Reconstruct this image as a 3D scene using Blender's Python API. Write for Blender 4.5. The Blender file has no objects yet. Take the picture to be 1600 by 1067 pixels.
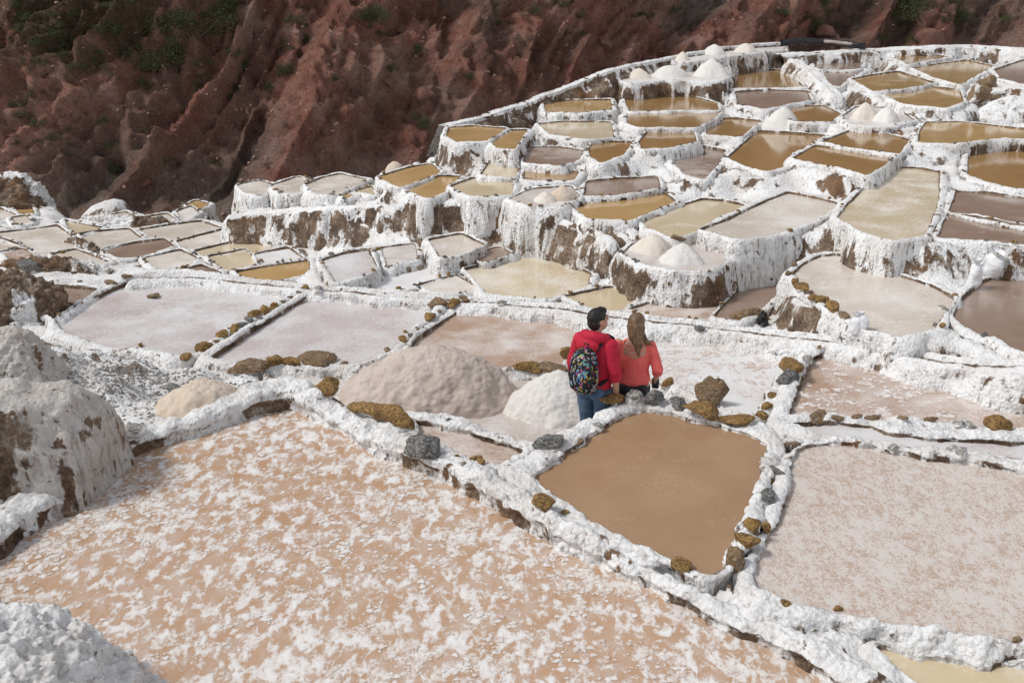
import bpy, bmesh, math, random
import numpy as np
from mathutils import Vector, Matrix
from mathutils.bvhtree import BVHTree

# ------------------------------------------------------------------ camera, sky, sun, exposure
scene = bpy.context.scene
COL = scene.collection
CAM_Z = 4.25
PITCH = math.radians(20.9)
FPX = 1600 * 35.0 / 36.0
cam_data = bpy.data.cameras.new('camera')
cam_data.lens = 35.0
cam_data.sensor_width = 36.0
cam_data.clip_start = 0.05
cam_data.clip_end = 2000.0
cam = bpy.data.objects.new('camera', cam_data)
COL.objects.link(cam)
cam.location = (0, 0, CAM_Z)
cam.rotation_euler = (math.pi / 2 - PITCH, 0, 0)
scene.camera = cam

SUN_EL, SUN_AZ = math.radians(51), math.radians(-98)     # azimuth from +Y towards +X
world = bpy.data.worlds.new('World')
scene.world = world
world.use_nodes = True
wn, wl = world.node_tree.nodes, world.node_tree.links
wn.clear()
w_out = wn.new('ShaderNodeOutputWorld')
w_bg = wn.new('ShaderNodeBackground')
w_sky = wn.new('ShaderNodeTexSky')
w_sky.sky_type = 'NISHITA'
w_sky.sun_disc = False
w_sky.sun_elevation = SUN_EL
w_sky.sun_rotation = SUN_AZ
w_sky.altitude = 3200
w_sky.dust_density = 2.5
w_hsv = wn.new('ShaderNodeHueSaturation')                 # bright overcast: cloud veil takes the blue out
w_hsv.inputs['Saturation'].default_value = 0.22
w_hsv.inputs['Value'].default_value = 1.15
wl.new(w_sky.outputs[0], w_hsv.inputs['Color'])
wl.new(w_hsv.outputs[0], w_bg.inputs[0])
wl.new(w_bg.outputs[0], w_out.inputs[0])
w_bg.inputs[1].default_value = 0.115

sun_data = bpy.data.lights.new('sun', 'SUN')
sun_data.energy = 1.5
sun_data.angle = math.radians(13)
sun_data.color = (1.0, 0.965, 0.91)
sun = bpy.data.objects.new('sun', sun_data)
COL.objects.link(sun)
sd = Vector((math.sin(SUN_AZ) * math.cos(SUN_EL), math.cos(SUN_AZ) * math.cos(SUN_EL), math.sin(SUN_EL)))
sun.rotation_euler = sd.to_track_quat('Z', 'Y').to_euler()

vs = scene.view_settings
vs.view_transform = 'Standard'
vs.look = 'None'
vs.exposure = 0.64
vs.gamma = 1.0
vs.use_curve_mapping = False

# ------------------------------------------------------------------ projection helpers
SP, CP = math.sin(PITCH), math.cos(PITCH)
def ray(u, v):
    a, b = (u - 800.0) / FPX, (533.5 - v) / FPX
    return np.array([a, CP + b * SP, -SP + b * CP])
def at(u, v, z):
    d = ray(u, v)
    t = (z - CAM_Z) / d[2]
    return np.array([d[0] * t, d[1] * t, z])
def px_at(u, v, y):                                       # point on the pixel ray at ground distance y
    d = ray(u, v)
    t = y / d[1]
    return np.array([d[0] * t, y, CAM_Z + d[2] * t])
def mpp(y):                                               # metres per photo pixel at distance y
    return y / (CP * FPX) * 1.0

# ------------------------------------------------------------------ numpy noise
def _h(ix, iy, iz, seed):
    h = (ix.astype(np.int64) * 374761393 + iy.astype(np.int64) * 668265263 + iz.astype(np.int64) * 2147483647 + seed * 1274126177) & 0xFFFFFFFF
    h = ((h ^ (h >> 13)) * 1274126177) & 0xFFFFFFFF
    h = ((h ^ (h >> 16)) * 2246822519) & 0xFFFFFFFF
    return ((h ^ (h >> 15)) & 0xFFFFFF) / float(0xFFFFFF)
def vnoise(p, seed=0):
    f = np.floor(p); i = f.astype(np.int64); t = p - f
    t = t * t * t * (t * (t * 6 - 15) + 10)
    r = 0
    for dx in (0, 1):
        wx = t[:, 0] if dx else 1 - t[:, 0]
        for dy in (0, 1):
            wy = t[:, 1] if dy else 1 - t[:, 1]
            for dz in (0, 1):
                wz = t[:, 2] if dz else 1 - t[:, 2]
                r = r + wx * wy * wz * _h(i[:, 0] + dx, i[:, 1] + dy, i[:, 2] + dz, seed)
    return r * 2 - 1
def fbm(p, octaves=4, seed=0, gain=0.5):
    r, a, s = 0, 1.0, 0.0
    q = p.copy()
    for o in range(octaves):
        r = r + a * vnoise(q, seed + o * 17); s += a; a *= gain; q = q * 2.03 + 11.7
    return r / s
def ridged(p, octaves=4, seed=0):
    r, a, s = 0, 1.0, 0.0
    q = p.copy()
    for o in range(octaves):
        n = 1 - np.abs(vnoise(q, seed + o * 13)) * 2.0
        r = r + a * n; s += a; a *= 0.5; q = q * 2.1 + 5.3
    return r / s
def worley(p, seed=0):
    f = np.floor(p); i = f.astype(np.int64)
    best = np.full(len(p), 9.0)
    for dx in (-1, 0, 1):
        for dy in (-1, 0, 1):
            for dz in (-1, 0, 1):
                cx, cy, cz = i[:, 0] + dx, i[:, 1] + dy, i[:, 2] + dz
                ox = cx + _h(cx, cy, cz, seed) - p[:, 0]
                oy = cy + _h(cx, cy, cz, seed + 7) - p[:, 1]
                oz = cz + _h(cx, cy, cz, seed + 23) - p[:, 2]
                best = np.minimum(best, ox * ox + oy * oy + oz * oz)
    return np.sqrt(best)
def sstep(a, b, x):
    t = np.clip((x - a) / (b - a), 0, 1)
    return t * t * (3 - 2 * t)
def lerp(a, b, t):
    return a + (b - a) * t

# ------------------------------------------------------------------ mesh helpers
def mesh_np(name, verts, faces, mat=None, smooth=True, attrs=None):
    me = bpy.data.meshes.new(name)
    verts = np.asarray(verts, dtype=np.float32)
    faces = np.asarray(faces, dtype=np.int32)
    n, k = faces.shape
    me.vertices.add(len(verts)); me.vertices.foreach_set('co', verts.ravel())
    me.loops.add(n * k); me.loops.foreach_set('vertex_index', faces.ravel())
    me.polygons.add(n)
    me.polygons.foreach_set('loop_start', np.arange(0, n * k, k, dtype=np.int32))
    me.polygons.foreach_set('loop_total', np.full(n, k, dtype=np.int32))
    me.polygons.foreach_set('use_smooth', np.full(n, smooth, dtype=bool))
    if attrs:
        for key, val in attrs.items():
            a = me.attributes.new(key, 'FLOAT', 'POINT')
            a.data.foreach_set('value', np.asarray(val, dtype=np.float32))
    me.update(calc_edges=True)
    me.validate()
    if mat: me.materials.append(mat)
    return me
def link(name, me, parent=None, loc=(0, 0, 0)):
    o = bpy.data.objects.new(name, me)
    COL.objects.link(o)
    o.location = loc
    if parent: o.parent = parent
    return o
def empty(name, loc=(0, 0, 0)):
    o = bpy.data.objects.new(name, None)
    o.empty_display_size = 0.1
    COL.objects.link(o); o.location = loc
    return o
def tag(o, label, cat, group=None, kind=None):
    if label: o['label'] = label
    if cat: o['category'] = cat
    if group: o['group'] = group
    if kind: o['kind'] = kind
    return o
def grid_faces(nu, nv, closed_u):
    iu = np.arange(nu if closed_u else nu - 1)
    iv = np.arange(nv - 1)
    U, V = np.meshgrid(iu, iv, indexing='ij')
    U2 = (U + 1) % nu
    a = U * nv + V; b = U2 * nv + V; c = U2 * nv + V + 1; d = U * nv + V + 1
    return np.stack([a, b, c, d], -1).reshape(-1, 4)
def grid_normals(G, closed_u):
    if closed_u:
        du = np.roll(G, -1, 0) - np.roll(G, 1, 0)
    else:
        du = np.gradient(G, axis=0)
    dv = np.gradient(G, axis=1)
    n = np.cross(du, dv)
    l = np.linalg.norm(n, axis=-1, keepdims=True)
    return n / np.maximum(l, 1e-9)

# ------------------------------------------------------------------ materials
class NT:
    def __init__(self, name):
        self.m = bpy.data.materials.new(name); self.m.use_nodes = True
        self.t = self.m.node_tree; self.t.nodes.clear()
        self.out = self.n('ShaderNodeOutputMaterial'); self.b = self.n('ShaderNodeBsdfPrincipled')
        self.l(self.b.outputs[0], self.out.inputs[0])
    def n(self, t, **kw):
        x = self.t.nodes.new(t)
        for k, v in kw.items(): setattr(x, k, v)
        return x
    def l(self, a, b): self.t.links.new(a, b)
    def pos(self, scale=(1, 1, 1)):
        g = self.n('ShaderNodeNewGeometry'); mp = self.n('ShaderNodeMapping')
        mp.inputs['Scale'].default_value = scale
        self.l(g.outputs['Position'], mp.inputs['Vector'])
        return mp.outputs[0]
    def objco(self, scale=(1, 1, 1)):
        g = self.n('ShaderNodeTexCoord'); mp = self.n('ShaderNodeMapping')
        mp.inputs['Scale'].default_value = scale
        self.l(g.outputs['Object'], mp.inputs['Vector'])
        return mp.outputs[0]
    def noise(self, vec, scale, detail=4, rough=0.55, dist=0.0):
        x = self.n('ShaderNodeTexNoise')
        x.inputs['Scale'].default_value = scale; x.inputs['Detail'].default_value = detail
        x.inputs['Roughness'].default_value = rough; x.inputs['Distortion'].default_value = dist
        self.l(vec, x.inputs['Vector']); return x.outputs['Fac']
    def vor(self, vec, scale, feature='F1', out='Distance', rnd=1.0):
        x = self.n('ShaderNodeTexVoronoi'); x.feature = feature
        x.inputs['Scale'].default_value = scale; x.inputs['Randomness'].default_value = rnd
        self.l(vec, x.inputs['Vector']); return x.outputs[out]
    def ramp(self, fac, stops):
        x = self.n('ShaderNodeValToRGB'); e = x.color_ramp.elements
        while len(e) < len(stops): e.new(0.5)
        for i, (p, c) in enumerate(stops):
            e[i].position = p
            e[i].color = (c, c, c, 1) if not hasattr(c, '__len__') else (*c, 1)
        self.l(fac, x.inputs[0]); return x.outputs[0]
    def mix(self, fac, a, b, mode='MIX'):
        x = self.n('ShaderNodeMix'); x.data_type = 'RGBA'; x.blend_type = mode; x.clamp_factor = True
        for sock, v in ((x.inputs[0], fac), (x.inputs[6], a), (x.inputs[7], b)):
            if isinstance(v, (int, float)): sock.default_value = v
            elif isinstance(v, tuple): sock.default_value = (*v, 1)
            else: self.l(v, sock)
        return x.outputs[2]
    def math(self, op, a, b=0.0, clamp=False):
        x = self.n('ShaderNodeMath'); x.operation = op; x.use_clamp = clamp
        for sock, v in ((x.inputs[0], a), (x.inputs[1], b)):
            if isinstance(v, (int, float)): sock.default_value = v
            else: self.l(v, sock)
        return x.outputs[0]
    def attr(self, name, out='Fac'):
        x = self.n('ShaderNodeAttribute'); x.attribute_name = name; return x.outputs[out]
    def rnd(self):
        return self.n('ShaderNodeObjectInfo').outputs['Random']
    def bump(self, h, strength=0.5, dist=0.02, normal=None):
        x = self.n('ShaderNodeBump'); x.inputs['Strength'].default_value = strength
        x.inputs['Distance'].default_value = dist
        self.l(h, x.inputs['Height'])
        if normal is not None: self.l(normal, x.inputs['Normal'])
        return x.outputs[0]
    def done(self, col, rough=0.8, normal=None, spec=0.5):
        for k, v in (('Base Color', col), ('Roughness', rough), ('Normal', normal), ('Specular IOR Level', spec)):
            if v is None: continue
            s = self.b.inputs[k]
            if isinstance(v, (int, float)): s.default_value = v
            elif isinstance(v, tuple): s.default_value = (*v, 1)
            else: self.l(v, s)
        return self.m

def mat_salt(name='salt_crust', white=(0.86, 0.855, 0.845), aged=(0.64, 0.595, 0.55)):
    t = NT(name); P = t.pos()
    n1 = t.noise(P, 1.7, 5); n2 = t.noise(P, 14, 5, 0.65); n3 = t.noise(P, 55, 4, 0.6)
    g = t.n('ShaderNodeNewGeometry'); sp = t.n('ShaderNodeSeparateXYZ'); t.l(g.outputs['True Normal'], sp.inputs[0])
    steep = t.ramp(t.math('ABSOLUTE', sp.outputs[2]), [(0.25, 1.0), (0.75, 0.0)])
    # drips: narrow stains that follow the fall of the wall
    drip = t.noise(t.pos((7, 7, 0.8)), 1.0, 5, 0.65, 0.25)
    drip2 = t.noise(t.pos((20, 20, 2.5)), 1.0, 4, 0.65)
    d = t.attr('dirt')
    dd = t.math('ADD', d, t.math('MULTIPLY', t.math('SUBTRACT', n2, 0.5), 0.9))
    dd = t.math('ADD', dd, t.math('MULTIPLY', t.math('MULTIPLY', t.math('SUBTRACT', drip, 0.5), 2.4), steep))
    dm = t.ramp(dd, [(0.40, 0.0), (0.58, 1.0)])
    en = t.math('ADD', t.math('MULTIPLY', t.noise(P, 3, 4, 0.6), 0.5), t.math('MULTIPLY', t.noise(P, 22, 6, 0.8), 0.5))
    earth = t.ramp(en, [(0.36, (0.035, 0.021, 0.014)), (0.45, (0.10, 0.062, 0.040)), (0.53, (0.19, 0.13, 0.085)), (0.60, (0.34, 0.28, 0.225)), (0.66, (0.64, 0.60, 0.56))])
    earth = t.mix(t.ramp(t.noise(P, 0.9, 3), [(0.55, 0.0), (0.70, 0.7)]), earth, (0.21, 0.10, 0.038))
    base = t.mix(t.ramp(n1, [(0.48, 0.0), (0.70, 0.85)]), white, aged)
    base = t.mix(t.math('MULTIPLY', t.ramp(drip2, [(0.34, 0.95), (0.50, 0.0)]), steep), base, (0.30, 0.255, 0.22))
    base = t.mix(t.ramp(t.noise(P, 6.5, 6, 0.75), [(0.36, 0.45), (0.48, 0.0)]), base, (0.54, 0.515, 0.495))
    base = t.mix(t.ramp(n3, [(0.28, 0.5), (0.40, 0.0)]), base, (0.38, 0.34, 0.31))
    spot = t.noise(P, 11, 3, 0.5, 0.8)
    base = t.mix(t.math('MULTIPLY', t.ramp(spot, [(0.62, 0.0), (0.68, 0.9)]), t.math('ADD', t.math('MULTIPLY', steep, 0.75), 0.25)), base, (0.10, 0.07, 0.05))
    col = t.mix(dm, base, earth)
    h = t.math('ADD', t.math('MULTIPLY', n2, 0.5), t.math('MULTIPLY', t.noise(P, 45, 5, 0.7), 0.35))
    h = t.math('SUBTRACT', h, t.math('MULTIPLY', t.vor(P, 24), 0.45))
    h = t.math('ADD', h, t.math('MULTIPLY', t.math('MULTIPLY', drip, steep), 0.9))
    return t.done(col, 0.75, t.bump(h, 0.9, 0.05), 0.35)

def mat_brine(name, mud, mud2, crust, lo, hi, scale=3.0, fine=20.0, wet=0.09, crust_rough=0.6, bump=0.15, stretch=(1, 1, 1), wb=0.45):
    """shallow brine over mud, with floating salt crust where the noise passes lo..hi"""
    t = NT(name); P = t.pos(stretch)
    big = t.noise(P, scale * 0.25, 3); mid = t.noise(P, scale, 5, 0.6, 0.4); fn = t.noise(P, fine, 4, 0.65)
    rr = t.math('MULTIPLY', t.math('SUBTRACT', t.rnd(), 0.5), 0.12)
    m = t.math('ADD', t.math('ADD', t.math('MULTIPLY', big, wb), t.math('MULTIPLY', mid, 0.35)), t.math('MULTIPLY', fn, 0.80 - wb))
    m = t.math('ADD', t.math('SUBTRACT', m, 0.075), rr)
    mask = t.ramp(m, [(lo, 0.0), (hi, 1.0)])
    body = t.mix(t.ramp(t.noise(P, scale * 0.6, 4), [(0.35, 0.0), (0.68, 1.0)]), mud, mud2)
    col = t.mix(mask, body, crust)
    rough = t.math('ADD', t.math('MULTIPLY', mask, crust_rough - wet), wet)
    h = t.math('ADD', t.math('MULTIPLY', mask, 1.0), t.math('MULTIPLY', t.noise(P, 9, 3), 0.12))
    return t.done(col, rough, t.bump(h, bump, 0.01), 0.32)

def mat_simple(name, c1, c2, scale=30, rough=0.85, bump=0.4, dist=0.01, obj=True, stretch=(1, 1, 1), spec=0.4):
    t = NT(name); P = t.objco(stretch) if obj else t.pos(stretch)
    n = t.noise(P, scale, 5, 0.65)
    return t.done(t.mix(t.ramp(n, [(0.32, 0.0), (0.68, 1.0)]), c1, c2), rough, t.bump(n, bump, dist), spec)

def mat_rock(name, c1, c2, c3, salt=0.45):
    t = NT(name); P = t.objco(); W = t.pos()
    n = t.noise(W, 9, 6, 0.7); n2 = t.noise(W, 45, 4, 0.7)
    col = t.mix(t.ramp(n, [(0.33, 0.0), (0.6, 1.0)]), c1, c2)
    col = t.mix(t.ramp(n2, [(0.48, 0.0), (0.60, 1.0)]), col, c3)
    sep = t.n('ShaderNodeSeparateXYZ'); tc = t.n('ShaderNodeTexCoord'); t.l(tc.outputs['Generated'], sep.inputs[0])
    low = t.math('ADD', t.math('SUBTRACT', salt, sep.outputs[2]), t.math('MULTIPLY', t.math('SUBTRACT', n, 0.5), 0.9))
    col = t.mix(t.ramp(low, [(0.0, 0.0), (0.12, 1.0)]), col, (0.74, 0.73, 0.71))
    h = t.math('ADD', n, t.math('MULTIPLY', n2, 0.5))
    return t.done(col, 0.85, t.bump(h, 0.8, 0.03), 0.3)

M = {}
M['salt'] = mat_salt()
M['salt_old'] = mat_salt('salt_crust_weathered', (0.60, 0.565, 0.525), (0.42, 0.36, 0.31))
M['rock_ochre'] = mat_rock('rock_ochre', (0.17, 0.092, 0.03), (0.37, 0.225, 0.08), (0.075, 0.048, 0.028), 0.27)
M['rock_brown'] = mat_rock('rock_brown', (0.10, 0.055, 0.028), (0.23, 0.135, 0.06), (0.30, 0.25, 0.19), 0.3)
M['rock_grey'] = mat_rock('rock_grey', (0.055, 0.055, 0.055), (0.13, 0.125, 0.115), (0.3, 0.29, 0.27), 0.3)
M['rock_salty'] = mat_rock('rock_salty', (0.10, 0.09, 0.08), (0.3, 0.28, 0.25), (0.6, 0.58, 0.55), 0.6)
# brine kinds
M['mud'] = mat_brine('brine_mud', (0.38, 0.24, 0.14), (0.335, 0.205, 0.115), (0.43, 0.295, 0.185), 0.50, 0.72, 3.0, 26, 0.22, 0.4, 0.08, wb=0.3)
M['tan'] = mat_brine('brine_tan', (0.34, 0.195, 0.072), (0.40, 0.24, 0.10), (0.50, 0.34, 0.18), 0.62, 0.9, 1.5, 18, 0.10, 0.3, 0.05)
M['gold'] = mat_brine('brine_gold', (0.47, 0.295, 0.115), (0.55, 0.37, 0.175), (0.66, 0.50, 0.30), 0.56, 0.8, 1.5, 18, 0.10, 0.3, 0.05)
M['cream'] = mat_brine('brine_cream', (0.60, 0.485, 0.31), (0.67, 0.57, 0.42), (0.77, 0.72, 0.64), 0.53, 0.70, 1.8, 16, 0.13, 0.5, 0.08)
M['milky'] = mat_brine('brine_milky', (0.62, 0.54, 0.45), (0.69, 0.62, 0.545), (0.78, 0.75, 0.715), 0.44, 0.66, 2.0, 16, 0.18, 0.55, 0.1)
M['pink'] = mat_brine('brine_pink', (0.44, 0.295, 0.21), (0.48, 0.35, 0.275), (0.70, 0.64, 0.60), 0.47, 0.66, 3.0, 34, 0.16, 0.6, 0.3)
M['dusk'] = mat_brine('brine_dusk', (0.28, 0.19, 0.14), (0.34, 0.25, 0.195), (0.56, 0.48, 0.43), 0.55, 0.74, 3.0, 30, 0.16, 0.5, 0.2)
M['lilac'] = mat_brine('brine_lilac', (0.52, 0.445, 0.42), (0.60, 0.545, 0.53), (0.72, 0.705, 0.70), 0.40, 0.62, 2.0, 18, 0.15, 0.45, 0.15)
M['white'] = mat_brine('brine_white', (0.66, 0.60, 0.57), (0.72, 0.68, 0.66), (0.80, 0.80, 0.80), 0.33, 0.55, 2.2, 26, 0.22, 0.6, 0.35)
M['floor'] = mat_brine('salt_floor', (0.50, 0.43, 0.38), (0.58, 0.52, 0.48), (0.76, 0.74, 0.72), 0.42, 0.62, 2.0, 22, 0.5, 0.8, 0.5)
M['pinkfine'] = mat_brine('brine_pinkfine', (0.48, 0.35, 0.265), (0.52, 0.40, 0.32), (0.65, 0.595, 0.555), 0.46, 0.58, 14.0, 62, 0.16, 0.45, 0.2, (1.2, 0.75, 1), 0.2)
def mat_fore():
    """wet orange mud under a film of brine with soft blotches of floating salt"""
    t = NT('brine_fore'); P = t.pos((1.25, 0.78, 1))
    mud = t.mix(t.ramp(t.noise(P, 2.0, 4), [(0.35, 0.0), (0.68, 1.0)]), (0.48, 0.295, 0.175), (0.52, 0.335, 0.215))
    film = t.ramp(t.noise(P, 5.5, 6, 0.65, 0.5), [(0.44, 0.0), (0.60, 0.75)])
    col = t.mix(film, mud, (0.56, 0.42, 0.335))
    big = t.noise(P, 0.9, 3)
    b1 = t.noise(P, 8.0, 7, 0.60, 0.4); b2 = t.noise(P, 21, 6, 0.65, 0.4)
    m = t.math('ADD', t.math('MULTIPLY', b1, 0.62), t.math('ADD', t.math('MULTIPLY', b2, 0.30), t.math('MULTIPLY', big, 0.22)))
    mk = t.ramp(m, [(0.545, 0.0), (0.605, 0.7), (0.68, 1.0)])
    col = t.mix(mk, col, (0.80, 0.785, 0.77))
    rough = t.math('ADD', t.math('MULTIPLY', mk, 0.45), 0.12)
    return t.done(col, rough, t.bump(t.math('ADD', mk, t.math('MULTIPLY', film, 0.3)), 0.35, 0.012), 0.5)
M['fore'] = mat_fore()
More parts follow.
